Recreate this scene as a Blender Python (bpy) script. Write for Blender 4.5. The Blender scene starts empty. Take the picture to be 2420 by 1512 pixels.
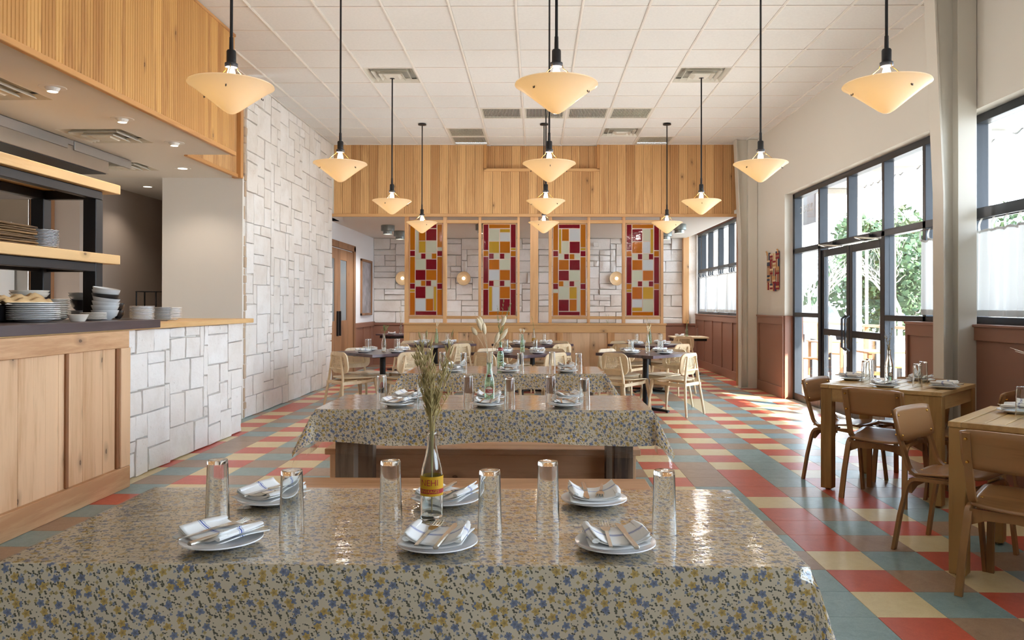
import bpy, bmesh, math, random
from math import sin, cos, pi, sqrt, radians
from mathutils import Vector, Matrix
random.seed(7)
sc = bpy.context.scene
COL = sc.collection
# ---------------------------------------------------------------- camera, sky, sun, exposure
yaw, pit, rol = .0118, .0047, -.0019
M3 = Matrix.Rotation(yaw, 3, 'Z') @ Matrix.Rotation(pit, 3, 'X') @ Matrix.Rotation(rol, 3, 'Y')
cd = bpy.data.cameras.new('camera'); cam = bpy.data.objects.new('camera', cd); COL.objects.link(cam)
r_, f_, u_ = M3.col[0], M3.col[1], M3.col[2]
mw = Matrix.Identity(4)
for i in range(3):
    mw[i][0] = r_[i]; mw[i][1] = u_[i]; mw[i][2] = -f_[i]
mw[2][3] = 1.3646
cam.matrix_world = mw
cd.sensor_width = 36; cd.lens = 27.309; cd.shift_x = -.01486; cd.shift_y = -.01847; cd.clip_start = .05; cd.clip_end = 400
sc.camera = cam
sc.view_settings.view_transform = 'Standard'; sc.view_settings.look = 'None'; sc.view_settings.gamma = 1
sc.view_settings.use_curve_mapping = False; sc.view_settings.exposure = 0.42
try:
    sc.cycles.use_denoising = True; sc.cycles.max_bounces = 12; sc.cycles.diffuse_bounces = 4; sc.cycles.glossy_bounces = 3; sc.cycles.use_adaptive_sampling = True; sc.cycles.adaptive_threshold = .025
    sc.cycles.transmission_bounces = 12; sc.cycles.transparent_max_bounces = 16
    sc.cycles.blur_glossy = 1.0; sc.cycles.sample_clamp_indirect = 6; sc.cycles.caustics_reflective = False
except Exception: pass
SKY = 11.0; SUN = 28.0; LAMP = 15.0
w = bpy.data.worlds.new('sky'); sc.world = w; w.use_nodes = True
nt = w.node_tree; bg = nt.nodes['Background']
tc = nt.nodes.new('ShaderNodeTexCoord'); gr = nt.nodes.new('ShaderNodeSeparateXYZ'); cr = nt.nodes.new('ShaderNodeValToRGB')
nt.links.new(tc.outputs['Generated'], gr.inputs[0]); nt.links.new(gr.outputs['Z'], cr.inputs[0]); nt.links.new(cr.outputs[0], bg.inputs[0])
cr.color_ramp.elements[0].position = 0; cr.color_ramp.elements[0].color = (.84, .92, 1, 1)
cr.color_ramp.elements[1].position = .6; cr.color_ramp.elements[1].color = (.62, .78, 1, 1)
bg.inputs[1].default_value = SKY
sd = bpy.data.lights.new('sun', 'SUN'); sd.energy = SUN; sd.angle = .009; sd.color = (1, .93, .82)
so = bpy.data.objects.new('sun', sd); COL.objects.link(so)
so.rotation_euler = Vector((-.67, .74, -.60)).to_track_quat('-Z', 'Y').to_euler(); so.location = (12, -8, 9)
# ---------------------------------------------------------------- materials
MATS = {}
def new_mat(n):
    m = bpy.data.materials.new(n); m.use_nodes = True; MATS[n] = m
    return m, m.node_tree, m.node_tree.nodes['Principled BSDF']
def N(nt, t, **k):
    n = nt.nodes.new(t)
    for a, b in k.items(): setattr(n, a, b)
    return n
def mixc(nt, f, a, b, mode='MIX'):
    n = nt.nodes.new('ShaderNodeMix'); n.data_type = 'RGBA'; n.blend_type = mode
    for i, v in ((0, f), (6, a), (7, b)):
        if hasattr(v, 'is_output'): nt.links.new(v, n.inputs[i])
        else: n.inputs[i].default_value = v if i == 0 else (*v, 1) if len(v) == 3 else v
    return n.outputs[2]
def mth(nt, op, a, b=0.0, c=None, clamp=False):
    n = nt.nodes.new('ShaderNodeMath'); n.operation = op; n.use_clamp = clamp
    for i, v in enumerate((a, b) if c is None else (a, b, c)):
        if hasattr(v, 'is_output'): nt.links.new(v, n.inputs[i])
        else: n.inputs[i].default_value = v
    return n.outputs[0]
def ramp(nt, fac, stops):
    n = nt.nodes.new('ShaderNodeValToRGB'); nt.links.new(fac, n.inputs[0]); e = n.color_ramp.elements
    while len(e) < len(stops): e.new(.5)
    for s, (p, c) in zip(e, stops): s.position = p; s.color = (*c, 1)
    return n.outputs[0]
def noise(nt, vec, scale, detail=3, rough=.55, dist=0.0):
    n = nt.nodes.new('ShaderNodeTexNoise'); n.inputs['Scale'].default_value = scale; n.inputs['Detail'].default_value = detail
    n.inputs['Roughness'].default_value = rough; n.inputs['Distortion'].default_value = dist
    if vec is not None: nt.links.new(vec, n.inputs['Vector'])
    return n.outputs[0]
def objvec(nt, scale=(1, 1, 1), rnd=7.0, src='Object'):
    t = nt.nodes.new('ShaderNodeTexCoord'); mp = nt.nodes.new('ShaderNodeMapping'); mp.inputs['Scale'].default_value = scale
    nt.links.new(t.outputs[src], mp.inputs[0])
    if rnd:
        oi = nt.nodes.new('ShaderNodeObjectInfo'); ml = nt.nodes.new('ShaderNodeVectorMath'); ml.operation = 'SCALE'
        cb = nt.nodes.new('ShaderNodeCombineXYZ')
        for i in range(3): nt.links.new(oi.outputs['Random'], cb.inputs[i])
        nt.links.new(cb.outputs[0], ml.inputs[0]); ml.inputs['Scale'].default_value = rnd
        ad = nt.nodes.new('ShaderNodeVectorMath'); ad.operation = 'ADD'
        nt.links.new(mp.outputs[0], ad.inputs[0]); nt.links.new(ml.outputs[0], ad.inputs[1]); return ad.outputs[0]
    return mp.outputs[0]
def bump(nt, bs, h, strength=.2, dist=.01):
    b = nt.nodes.new('ShaderNodeBump'); b.inputs['Strength'].default_value = strength; b.inputs['Distance'].default_value = dist
    nt.links.new(h, b.inputs['Height']); nt.links.new(b.outputs[0], bs.inputs['Normal'])
def plain(n, c, rough=.5, metal=0, coat=0, var=0.0, vs=6, bmp=0, bscale=60, spec=.5):
    m, nt, b = new_mat(n)
    b.inputs['Base Color'].default_value = (*c, 1); b.inputs['Roughness'].default_value = rough; b.inputs['Metallic'].default_value = metal
    b.inputs['Coat Weight'].default_value = coat; b.inputs['Coat Roughness'].default_value = .12; b.inputs['Specular IOR Level'].default_value = spec
    v = objvec(nt)
    if var:
        nz = noise(nt, v, vs, 4)
        nt.links.new(ramp(nt, nz, [(.3, tuple(x * (1 - var) for x in c)), (.7, tuple(min(1, x * (1 + var)) for x in c))]), b.inputs['Base Color'])
    if bmp: bump(nt, b, noise(nt, v, bscale, 4), bmp, .004)
    return m
def wood(n, c0, c1, cd_, axis='Z', rough=.45, knots=0.0, coat=0.0, tint=.25, fine=26, rings=3.5):
    m, nt, b = new_mat(n)
    s = {'X': (.09, 1, 1), 'Y': (1, .09, 1), 'Z': (1, 1, .09)}[axis]
    v = objvec(nt, s, 13)
    n1 = noise(nt, v, rings, 3, .5, .6); n2 = noise(nt, v, fine, 5, .65)
    wv = mth(nt, 'ADD', mth(nt, 'MULTIPLY', n1, .65), mth(nt, 'MULTIPLY', n2, .35))
    col = ramp(nt, wv, [(.36, c1), (.5, c0), (.66, tuple(x * 1.08 for x in c0))])
    oi = nt.nodes.new('ShaderNodeObjectInfo')
    col = mixc(nt, mth(nt, 'MULTIPLY', oi.outputs['Random'], tint * 2, clamp=True), col, c1)
    if knots:
        v2 = objvec(nt, (1, 1, 1), 5); sp_ = nt.nodes.new('ShaderNodeSeparateXYZ'); nt.links.new(v2, sp_.inputs[0])
        ia, ib, il = {'X': (1, 2, 0), 'Y': (0, 2, 1), 'Z': (0, 1, 2)}[axis]
        nw = noise(nt, v2, 5, 2)
        cv_ = nt.nodes.new('ShaderNodeCombineXYZ'); nt.links.new(mth(nt, 'ADD', mth(nt, 'ADD', sp_.outputs[ia], sp_.outputs[ib]), mth(nt, 'MULTIPLY', nw, .06)), cv_.inputs[0]); nt.links.new(mth(nt, 'MULTIPLY', sp_.outputs[il], .5), cv_.inputs[1])
        vo = nt.nodes.new('ShaderNodeTexVoronoi'); vo.voronoi_dimensions = '2D'; vo.inputs['Scale'].default_value = knots; nt.links.new(cv_.outputs[0], vo.inputs['Vector'])
        pick = mth(nt, 'GREATER_THAN', nt_sep(nt, vo.outputs['Color']), .45)
        k = ramp(nt, mth(nt, 'MULTIPLY', vo.outputs['Distance'], 10.0 / knots), [(.0, (.5, .5, .5)), (.03, (1, 1, 1)), (.07, (1, 1, 1)), (.11, (.4, .4, .4)), (.42, (0, 0, 0))])
        kk = mth(nt, 'MULTIPLY', k, pick)
        col = mixc(nt, mth(nt, 'MULTIPLY', kk, .85), col, cd_)
    nt.links.new(col, b.inputs['Base Color']); b.inputs['Roughness'].default_value = rough
    b.inputs['Coat Weight'].default_value = coat; b.inputs['Coat Roughness'].default_value = .15
    bump(nt, b, n2, .12, .003)
    return m
def nt_sep(nt, c):
    s = nt.nodes.new('ShaderNodeSeparateColor'); nt.links.new(c, s.inputs[0]); return s.outputs[0]
def dec(h):
    h = h.lstrip('#'); r = [int(h[i:i + 2], 16) / 255 for i in (0, 2, 4)]
    return tuple(x / 12.92 if x <= .04045 else ((x + .055) / 1.055) ** 2.4 for x in r)

W_BEAD = wood('bead_board_wood', dec('D9A763'), dec('A9713A'), dec('5A3216'), 'Z', .62, tint=.32, knots=2.2)
W_HEAD = wood('header_board_wood', dec('DDB078'), dec('B58452'), dec('4A2A12'), 'Z', .6, tint=.42, knots=2.4)
W_TRIM = wood('trim_wood', dec('CE975A'), dec('A87444'), dec('4A2A12'), 'Z', .42, tint=.15)
W_TRIMY = wood('trim_wood_long', dec('CE975A'), dec('A87444'), dec('4A2A12'), 'Y', .42, tint=.15)
W_TRIMX = wood('trim_wood_cross', dec('D6A770'), dec('B58554'), dec('4A2A12'), 'X', .42, tint=.15, knots=1.4)
W_ALDER = wood('knotty_alder', dec('E3BD96'), dec('C2966C'), dec('3E2413'), 'Z', .5, knots=3.6, tint=.2)
W_ALDERY = wood('knotty_alder_long', dec('DFB58A'), dec('BA8A60'), dec('3E2413'), 'Y', .5, knots=3.2, tint=.2)
W_SHELF = wood('shelf_wood', dec('E3BC85'), dec('C99A60'), dec('6B4523'), 'Y', .45, knots=1.8, tint=.1)
W_POST = wood('post_wood', dec('E0B07C'), dec('BE8855'), dec('4B2C14'), 'Z', .45, knots=2.0, tint=.12)
W_POSTD = wood('end_post_wood', dec('A87444'), dec('7C502C'), dec('3A1F0E'), 'Z', .45, knots=2.2, tint=.1)
W_DOOR = wood('door_wood', dec('9C7250'), dec('7A5436'), dec('3A2414'), 'Z', .5, knots=2.2, tint=.1)
W_BENCH = wood('bench_wood', dec('CFA07A'), dec('A97A50'), dec('50301A'), 'X', .42, knots=2.2, tint=.05)
W_OLD = wood('weathered_post_wood', dec('7A6450'), dec('3A2A20'), dec('1E140E'), 'Z', .7, tint=.1, fine=40, rings=7)
W_DARK = wood('dark_table_wood', dec('57424A'), dec('362628'), dec('20151A'), 'X', .32, coat=.25, tint=.1)
W_BUTCH = wood('dark_butcher_block', dec('584A4C'), dec('3A2C30'), dec('20151A'), 'Y', .35, coat=.15, tint=.3)
W_CANE = wood('pale_ash', dec('E4CFAC'), dec('D2B48A'), dec('9A7040'), 'Z', .4, tint=.12)
W_PLY = wood('red_oak_plywood', dec('AC8054'), dec('8A623C'), dec('4A2815'), 'X', .3, coat=.35, tint=.12)
W_PLYZ = wood('red_oak_frame', dec('A2784C'), dec('815A36'), dec('4A2815'), 'Z', .33, coat=.3, tint=.12)
W_TEAK = wood('teak_slat_wood', dec('CDAA72'), dec('A88250'), dec('4E2F16'), 'X', .4, knots=1.5, tint=.2, coat=.1)
W_TEAKZ = wood('teak_leg_wood', dec('B08A54'), dec('866238'), dec('40260F'), 'Z', .45, knots=1.5, tint=.1)
CEIL = plain('acoustic_tile', dec('E6E5E2'), .95, var=.03, vs=40, bmp=.35, bscale=160)
CGRID = plain('ceiling_grid_white', dec('EDE8E1'), .5)
PLAST = plain('soffit_plaster', dec('E6E2DC'), .9, bmp=.03)
WALLP = plain('cream_wall_paint', dec('DDD8CE'), .85, bmp=.04, bscale=120)
WHITEP = plain('white_wall_paint', dec('E8E9EC'), .85)
GREYP = plain('grey_kitchen_paint', dec('BFB4AC'), .85)
BROWNP = plain('brown_wainscot_paint', dec('906654'), .42, bmp=.04, bscale=90)
STEELW = plain('cream_painted_steel', dec('D2CCC0'), .4, bmp=.03)
BLACKA = plain('dark_bronze_aluminium', dec('2E3238'), .35, metal=.4)
BLACK = plain('black_steel', dec('1E1D20'), .42, metal=.3)
BLKM = plain('black_matte', dec('18171A'), .55)
STEEL = plain('stainless_steel', dec('B8B2AA'), .28, metal=1, var=.06, vs=2)
SHEET = plain('aluminium_flashing', dec('A8A6A4'), .35, metal=1, bmp=.15, bscale=14)
BRASS = plain('brass', dec('D2A24C'), .25, metal=1)
SILV = plain('flatware_steel', dec('CBC4BA'), .2, metal=1)
GALV = plain('galvanised_steel', dec('8C9290'), .4, metal=.8, var=.12, vs=18)
PORC = plain('white_porcelain', dec('F8F8F8'), .18, coat=.4)
PORCG = plain('grey_porcelain', dec('C6C8CA'), .2, coat=.4)
PORCC = plain('cream_porcelain', dec('E8DFD2'), .2, coat=.3)
BLKC = plain('black_ceramic', dec('232225'), .3, coat=.3)
LINEN = None
TOWEL = plain('tan_towel', dec('E2BE8C'), .95, bmp=.3, bscale=70)
MORTAR = plain('stone_mortar', dec('E2DCD4'), .95, bmp=.4, bscale=60)
VENTW = plain('vent_white_metal', dec('D8D4C8'), .5)
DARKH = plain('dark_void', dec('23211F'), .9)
PLASTW = plain('white_plastic', dec('E8E6E2'), .4)
GRASS1 = plain('dried_oat_grass', dec('A89562'), .8, var=.25, vs=20)
GRASS2 = plain('dried_pale_tail', dec('EAD9B8'), .85, var=.15, vs=30)
GRASS3 = plain('dried_green_sprig', dec('8A9460'), .8, var=.2, vs=30)
CREAMPL = plain('cream_feather_grass', dec('EFE3CC'), .9)
CAME = plain('lead_came', dec('C9B2A0'), .45, metal=.2)
CONC = plain('pale_patio_concrete', dec('A8A49C'), .9, var=.06, vs=2)
LEAF = plain('evergreen_leaf', dec('3C5230'), .7, var=.5, vs=2)
BARK = plain('pale_bark', dec('8E867A'), .85)
CARP = plain('silver_car_paint', dec('6E767E'), .25, coat=.6)
CARG = plain('car_glass_dark', dec('30363C'), .1, coat=.5)
PATIO = plain('patio_timber', dec('8E6436'), .6, var=.15)
EXTW = plain('exterior_stucco', dec('A8A49C'), .9)
EXTG = plain('exterior_grey_siding', dec('60645F'), .8)
CANW = plain('canopy_corrugated_metal', dec('C8C4BC'), .5)
ARTD = plain('picture_print', dec('8E8C92'), .3, var=.5, vs=5)

def stone_mat():
    m, nt, b = new_mat('white_limestone')
    v = objvec(nt, (1, 1, 1), 31)
    n1 = noise(nt, v, 3, 5, .6); n2 = noise(nt, v, 22, 6, .7); oi = nt.nodes.new('ShaderNodeObjectInfo')
    c = ramp(nt, n1, [(.3, dec('E2DCD6')), (.5, dec('F0EDEA')), (.75, dec('F6F4F2'))])
    c = mixc(nt, mth(nt, 'MULTIPLY', oi.outputs['Random'], .35), c, dec('DED3C6'))
    pits = ramp(nt, noise(nt, v, 38, 2), [(.27, (1, 1, 1)), (.34, (0, 0, 0))])
    c = mixc(nt, mth(nt, 'MULTIPLY', pits, .3), c, dec('B8AA9C'))
    nt.links.new(c, b.inputs['Base Color']); b.inputs['Roughness'].default_value = .9
    bump(nt, b, mth(nt, 'ADD', n2, mth(nt, 'MULTIPLY', n1, 2)), .55, .012)
    return m
STONE = stone_mat()
def tile_mat(n, c, c2):
    m, nt, b = new_mat(n)
    v = objvec(nt, (1, 1, 1), 17); n1 = noise(nt, v, 9, 6, .7, 1.2); n2 = noise(nt, v, 60, 4, .7, 2)
    col = ramp(nt, mth(nt, 'ADD', mth(nt, 'MULTIPLY', n1, .5), mth(nt, 'MULTIPLY', n2, .5)), [(.35, c2), (.6, c)])
    nt.links.new(col, b.inputs['Base Color'])
    b.inputs['Roughness'].default_value = .33; b.inputs['Specular IOR Level'].default_value = .55
    bump(nt, b, noise(nt, v, 14, 3), .06, .004)
    return m
TILES = {'T': tile_mat('teal_linoleum', dec('90ABAC'), dec('728E92')), 'R': tile_mat('red_linoleum', dec('CE5E48'), dec('BA4C3A')),
         'B': tile_mat('brown_linoleum', dec('A98F78'), dec('94785F')), 'C': tile_mat('cream_linoleum', dec('E3D2A6'), dec('D6C292'))}
def schlick(nt, f0=.04, normal=None):
    g = N(nt, 'ShaderNodeNewGeometry'); d = N(nt, 'ShaderNodeVectorMath'); d.operation = 'DOT_PRODUCT'
    nt.links.new(g.outputs['Incoming'], d.inputs[0]); nt.links.new(normal if normal else g.outputs['Normal'], d.inputs[1])
    c = mth(nt, 'SUBTRACT', 1.0, mth(nt, 'ABSOLUTE', d.outputs['Value']), clamp=True)
    return mth(nt, 'ADD', mth(nt, 'MULTIPLY', mth(nt, 'POWER', c, 5.0), 1 - f0), f0)
def glass_mat(n, tint=(1, 1, 1), rough=0.0, ior=1.45):
    m, nt, b = new_mat(n)
    b.inputs['Base Color'].default_value = (*tint, 1); b.inputs['Transmission Weight'].default_value = 1; b.inputs['Roughness'].default_value = rough; b.inputs['IOR'].default_value = ior
    return m
GLASS = glass_mat('clear_drinking_glass', (.97, .99, .985)); GREENG = glass_mat('green_bottle_glass', (.72, .9, .78)); CLRB = glass_mat('clear_bottle_glass', (.93, .96, .94))
def thin(n, tint, refl=1.0, rough=0.0, bmpS=0.0, bs=(6, 6, 6), wrinkle=3.0):
    m, nt, b = new_mat(n); nt.nodes.remove(b); out = nt.nodes['Material Output']
    tr = N(nt, 'ShaderNodeBsdfTransparent'); tr.inputs[0].default_value = (*tint, 1)
    gl = N(nt, 'ShaderNodeBsdfGlossy'); gl.inputs['Roughness'].default_value = rough; gl.inputs['Color'].default_value = (1, 1, 1, 1)
    fac = mth(nt, 'MULTIPLY', schlick(nt), refl, clamp=True)
    mx = N(nt, 'ShaderNodeMixShader'); nt.links.new(fac, mx.inputs[0]); nt.links.new(tr.outputs[0], mx.inputs[1]); nt.links.new(gl.outputs[0], mx.inputs[2])
    nt.links.new(mx.outputs[0], out.inputs[0])
    if bmpS:
        v = objvec(nt, bs, 3); bp = N(nt, 'ShaderNodeBump'); bp.inputs['Strength'].default_value = bmpS; bp.inputs['Distance'].default_value = .01
        nt.links.new(mth(nt, 'ADD', noise(nt, v, wrinkle, 3, .5), mth(nt, 'MULTIPLY', noise(nt, v, wrinkle * 9, 3, .6), .12)), bp.inputs['Height'])
        nt.links.new(bp.outputs[0], gl.inputs['Normal'])
    return m
PANE = thin('window_glass', (.96, .98, .99), 1.0)
VINYL = thin('clear_vinyl', (.97, .97, .96), 1.5, .03, .5, (1.3, 4, 3))
def stained(n, c, tr=.75):
    m, nt, b = new_mat(n); nt.nodes.remove(b); out = nt.nodes['Material Output']
    t = N(nt, 'ShaderNodeBsdfTransparent'); t.inputs[0].default_value = (*c, 1)
    d = N(nt, 'ShaderNodeBsdfDiffuse'); d.inputs[0].default_value = (*c, 1)
    tl = N(nt, 'ShaderNodeBsdfTranslucent'); tl.inputs[0].default_value = (*c, 1)
    g = N(nt, 'ShaderNodeBsdfGlossy'); g.inputs['Roughness'].default_value = .08
    a = N(nt, 'ShaderNodeMixShader'); a.inputs[0].default_value = .5; nt.links.new(d.outputs[0], a.inputs[1]); nt.links.new(tl.outputs[0], a.inputs[2])
    e = N(nt, 'ShaderNodeMixShader'); e.inputs[0].default_value = tr; nt.links.new(a.outputs[0], e.inputs[1]); nt.links.new(t.outputs[0], e.inputs[2])
    h = N(nt, 'ShaderNodeMixShader'); nt.links.new(schlick(nt), h.inputs[0]); nt.links.new(e.outputs[0], h.inputs[1]); nt.links.new(g.outputs[0], h.inputs[2])
    bp = N(nt, 'ShaderNodeBump'); bp.inputs['Strength'].default_value = .4; bp.inputs['Distance'].default_value = .01
    nt.links.new(noise(nt, objvec(nt, (1, 1, 1), 9), 9, 3), bp.inputs['Height']); nt.links.new(bp.outputs[0], g.inputs['Normal'])
    nt.links.new(h.outputs[0], out.inputs[0]); return m
SG = {'r': stained('red_art_glass', dec('9C1028'), .25), 'a': stained('amber_art_glass', dec('D08612'), .25), 'y': stained('yellow_art_glass', dec('D8B63E'), .3),
      'c': stained('cream_art_glass', dec('D8D8C6'), .12), 'w': stained('pale_art_glass', dec('DCDEE0'), .15)}
def cloth_mat(n, base, transl):
    m, nt, b = new_mat(n); out = nt.nodes['Material Output']
    b.inputs['Base Color'].default_value = (*base, 1); b.inputs['Roughness'].default_value = .9
    t = N(nt, 'ShaderNodeBsdfTranslucent'); t.inputs[0].default_value = (*base, 1)
    mx = N(nt, 'ShaderNodeMixShader'); mx.inputs[0].default_value = transl
    nt.links.new(b.outputs[0], mx.inputs[1]); nt.links.new(t.outputs[0], mx.inputs[2]); nt.links.new(mx.outputs[0], out.inputs[0])
    return m
CURT = cloth_mat('white_linen_curtain', dec('CCCBC8'), .34)
def shade_mat():
    m, nt, b = new_mat('opal_glass_shade'); out = nt.nodes['Material Output']
    b.inputs['Base Color'].default_value = (*dec('F2EAE0'), 1); b.inputs['Roughness'].default_value = .22; b.inputs['Coat Weight'].default_value = .4
    b.inputs['Emission Color'].default_value = (*dec('FFDCA0'), 1); b.inputs['Emission Strength'].default_value = .16
    t = N(nt, 'ShaderNodeBsdfTranslucent'); t.inputs[0].default_value = (*dec('FFE6B4'), 1)
    mx = N(nt, 'ShaderNodeMixShader'); mx.inputs[0].default_value = .42
    nt.links.new(b.outputs[0], mx.inputs[1]); nt.links.new(t.outputs[0], mx.inputs[2]); nt.links.new(mx.outputs[0], out.inputs[0]); return m
SHADE = shade_mat()
def emit(n, c, s):
    m, nt, b = new_mat(n); b.inputs['Base Color'].default_value = (*c, 1); b.inputs['Emission Color'].default_value = (*c, 1); b.inputs['Emission Strength'].default_value = s; return m
BULB = emit('lit_bulb', dec('FFF0D0'), 6); LENS = emit('lit_downlight_lens', dec('FFF2DC'), 5); GLOBE = emit('lit_opal_globe', dec('FFE9C8'), 1.3)
def floral_mat():
    m, nt, b = new_mat('flowered_cotton')
    uv = N(nt, 'ShaderNodeUVMap')
    V0 = uv.outputs[0]
    wn = N(nt, 'ShaderNodeTexNoise'); wn.inputs['Scale'].default_value = 55; wn.inputs['Detail'].default_value = 2; nt.links.new(V0, wn.inputs['Vector'])
    col = None; base = dec('D8CAB2')
    cur = mixc(nt, 0.0, base, base)
    def layer(cur, scale, off, r, shape, colr, thresh, petals=0, squash=1.0):
        mp = N(nt, 'ShaderNodeMapping'); mp.inputs['Location'].default_value = (off, off * .7, 0); mp.inputs['Rotation'].default_value = (0, 0, off)
        mp.inputs['Scale'].default_value = (scale, scale * squash, 1); nt.links.new(V0, mp.inputs[0])
        vo = N(nt, 'ShaderNodeTexVoronoi'); vo.voronoi_dimensions = '2D'; vo.inputs['Scale'].default_value = 1; vo.inputs['Randomness'].default_value = .85
        nt.links.new(mp.outputs[0], vo.inputs['Vector'])
        d = vo.outputs['Distance']
        if petals:
            sb = N(nt, 'ShaderNodeVectorMath'); sb.operation = 'SUBTRACT'; nt.links.new(mp.outputs[0], sb.inputs[0]); nt.links.new(vo.outputs['Position'], sb.inputs[1])
            sp = N(nt, 'ShaderNodeSeparateXYZ'); nt.links.new(sb.outputs[0], sp.inputs[0])
            an = mth(nt, 'ARCTAN2', sp.outputs[1], sp.outputs[0]); pe = mth(nt, 'COSINE', mth(nt, 'MULTIPLY', an, petals))
            d = mth(nt, 'SUBTRACT', d, mth(nt, 'MULTIPLY', pe, r * (.75 if petals == 2 else .22)))
        d2 = mth(nt, 'ADD', d, mth(nt, 'MULTIPLY', mth(nt, 'SUBTRACT', wn.outputs[0], .5), r * .5))
        msk = mth(nt, 'LESS_THAN', d2, r)
        sel = mth(nt, 'GREATER_THAN', nt_sep(nt, vo.outputs['Color']), thresh)
        mk = mth(nt, 'MULTIPLY', msk, sel)
        inner = mth(nt, 'LESS_THAN', d2, r * .35)
        cc = mixc(nt, inner, colr, tuple(x * .55 for x in colr))
        return mixc(nt, mk, cur, cc)
    cur = layer(cur, 34, 1.3, .13, 0, dec('57553F'), .2, 2, 1.5)
    cur = layer(cur, 40, 4.1, .12, 0, dec('5E5A42'), .2, 2, .7)
    cur = layer(cur, 44, 9.7, .12, 0, dec('48483A'), .25, 2, 1.0)
    cur = layer(cur, 95, 6.1, .15, 0, dec('6A6652'), .45, 3)
    cur = layer(cur, 50, 2.2, .17, 0, dec('8A92A6'), .4, 3)
    cur = layer(cur, 46, 7.9, .18, 0, dec('BCA468'), .45, 4)
    cur = layer(cur, 29, 5.5, .235, 0, dec('727C9A'), .28, 5)
    cur = layer(cur, 28, 3.1, .225, 0, dec('C4A256'), .36, 5)
    nt.links.new(cur, b.inputs['Base Color']); b.inputs['Roughness'].default_value = .85
    return m
FLORAL = floral_mat()
def napkin_mat():
    m, nt, b = new_mat('striped_napkin_linen'); uv = N(nt, 'ShaderNodeUVMap'); sp = N(nt, 'ShaderNodeSeparateXYZ'); nt.links.new(uv.outputs[0], sp.inputs[0])
    y = sp.outputs[1]
    def band(c, hw): return mth(nt, 'LESS_THAN', mth(nt, 'ABSOLUTE', mth(nt, 'SUBTRACT', y, c)), hw)
    col = mixc(nt, 0.0, dec('F6F5F4'), dec('F6F5F4'))
    col = mixc(nt, mth(nt, 'MULTIPLY', band(.40, .012), .6), col, dec('8E9CC8')); col = mixc(nt, mth(nt, 'MULTIPLY', band(.48, .012), .6), col, dec('8E9CC8'))
    col = mixc(nt, band(.44, .013), col, dec('3F5AA8'))
    nt.links.new(col, b.inputs['Base Color']); b.inputs['Roughness'].default_value = .9
    bump(nt, b, noise(nt, objvec(nt), 25, 4), .25, .004); return m
NAPK = napkin_mat()
def cane_mat():
    m, nt, b = new_mat('woven_cane'); out = nt.nodes['Material Output']; uv = N(nt, 'ShaderNodeUVMap'); sp = N(nt, 'ShaderNodeSeparateXYZ'); nt.links.new(uv.outputs[0], sp.inputs[0])
    a = mth(nt, 'FRACT', mth(nt, 'MULTIPLY', sp.outputs[0], 58)); c = mth(nt, 'FRACT', mth(nt, 'MULTIPLY', sp.outputs[1], 58))
    hole = mth(nt, 'MULTIPLY', mth(nt, 'GREATER_THAN', a, .42), mth(nt, 'GREATER_THAN', c, .42))
    t = N(nt, 'ShaderNodeBsdfTransparent'); mx = N(nt, 'ShaderNodeMixShader'); b.inputs['Base Color'].default_value = (*dec('E8D4AE'), 1); b.inputs['Roughness'].default_value = .6
    nt.links.new(hole, mx.inputs[0]); nt.links.new(b.outputs[0], mx.inputs[1]); nt.links.new(t.outputs[0], mx.inputs[2]); nt.links.new(mx.outputs[0], out.inputs[0]); return m
CANE = cane_mat()
YEL = plain('yellow_label_paper', dec('DDA818'), .5); REDL = plain('label_red', dec('B02A2C'), .5); CRML = plain('label_cream', dec('E6DECC'), .5)
SIGNG = plain('grey_sign_panel', dec('55555C'), .5); DECAL = plain('white_decal', dec('F4F4F2'), .5)
PATCH = {k: plain('patch_' + n_, dec(c), .95, bmp=.2) for k, n_, c in (('r', 'red', '8A2430'), ('b', 'navy', '3C4458'), ('c', 'cream', 'DCC8A8'), ('o', 'brown', 'A0745A'), ('t', 'tan', 'C79A68'))}

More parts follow.
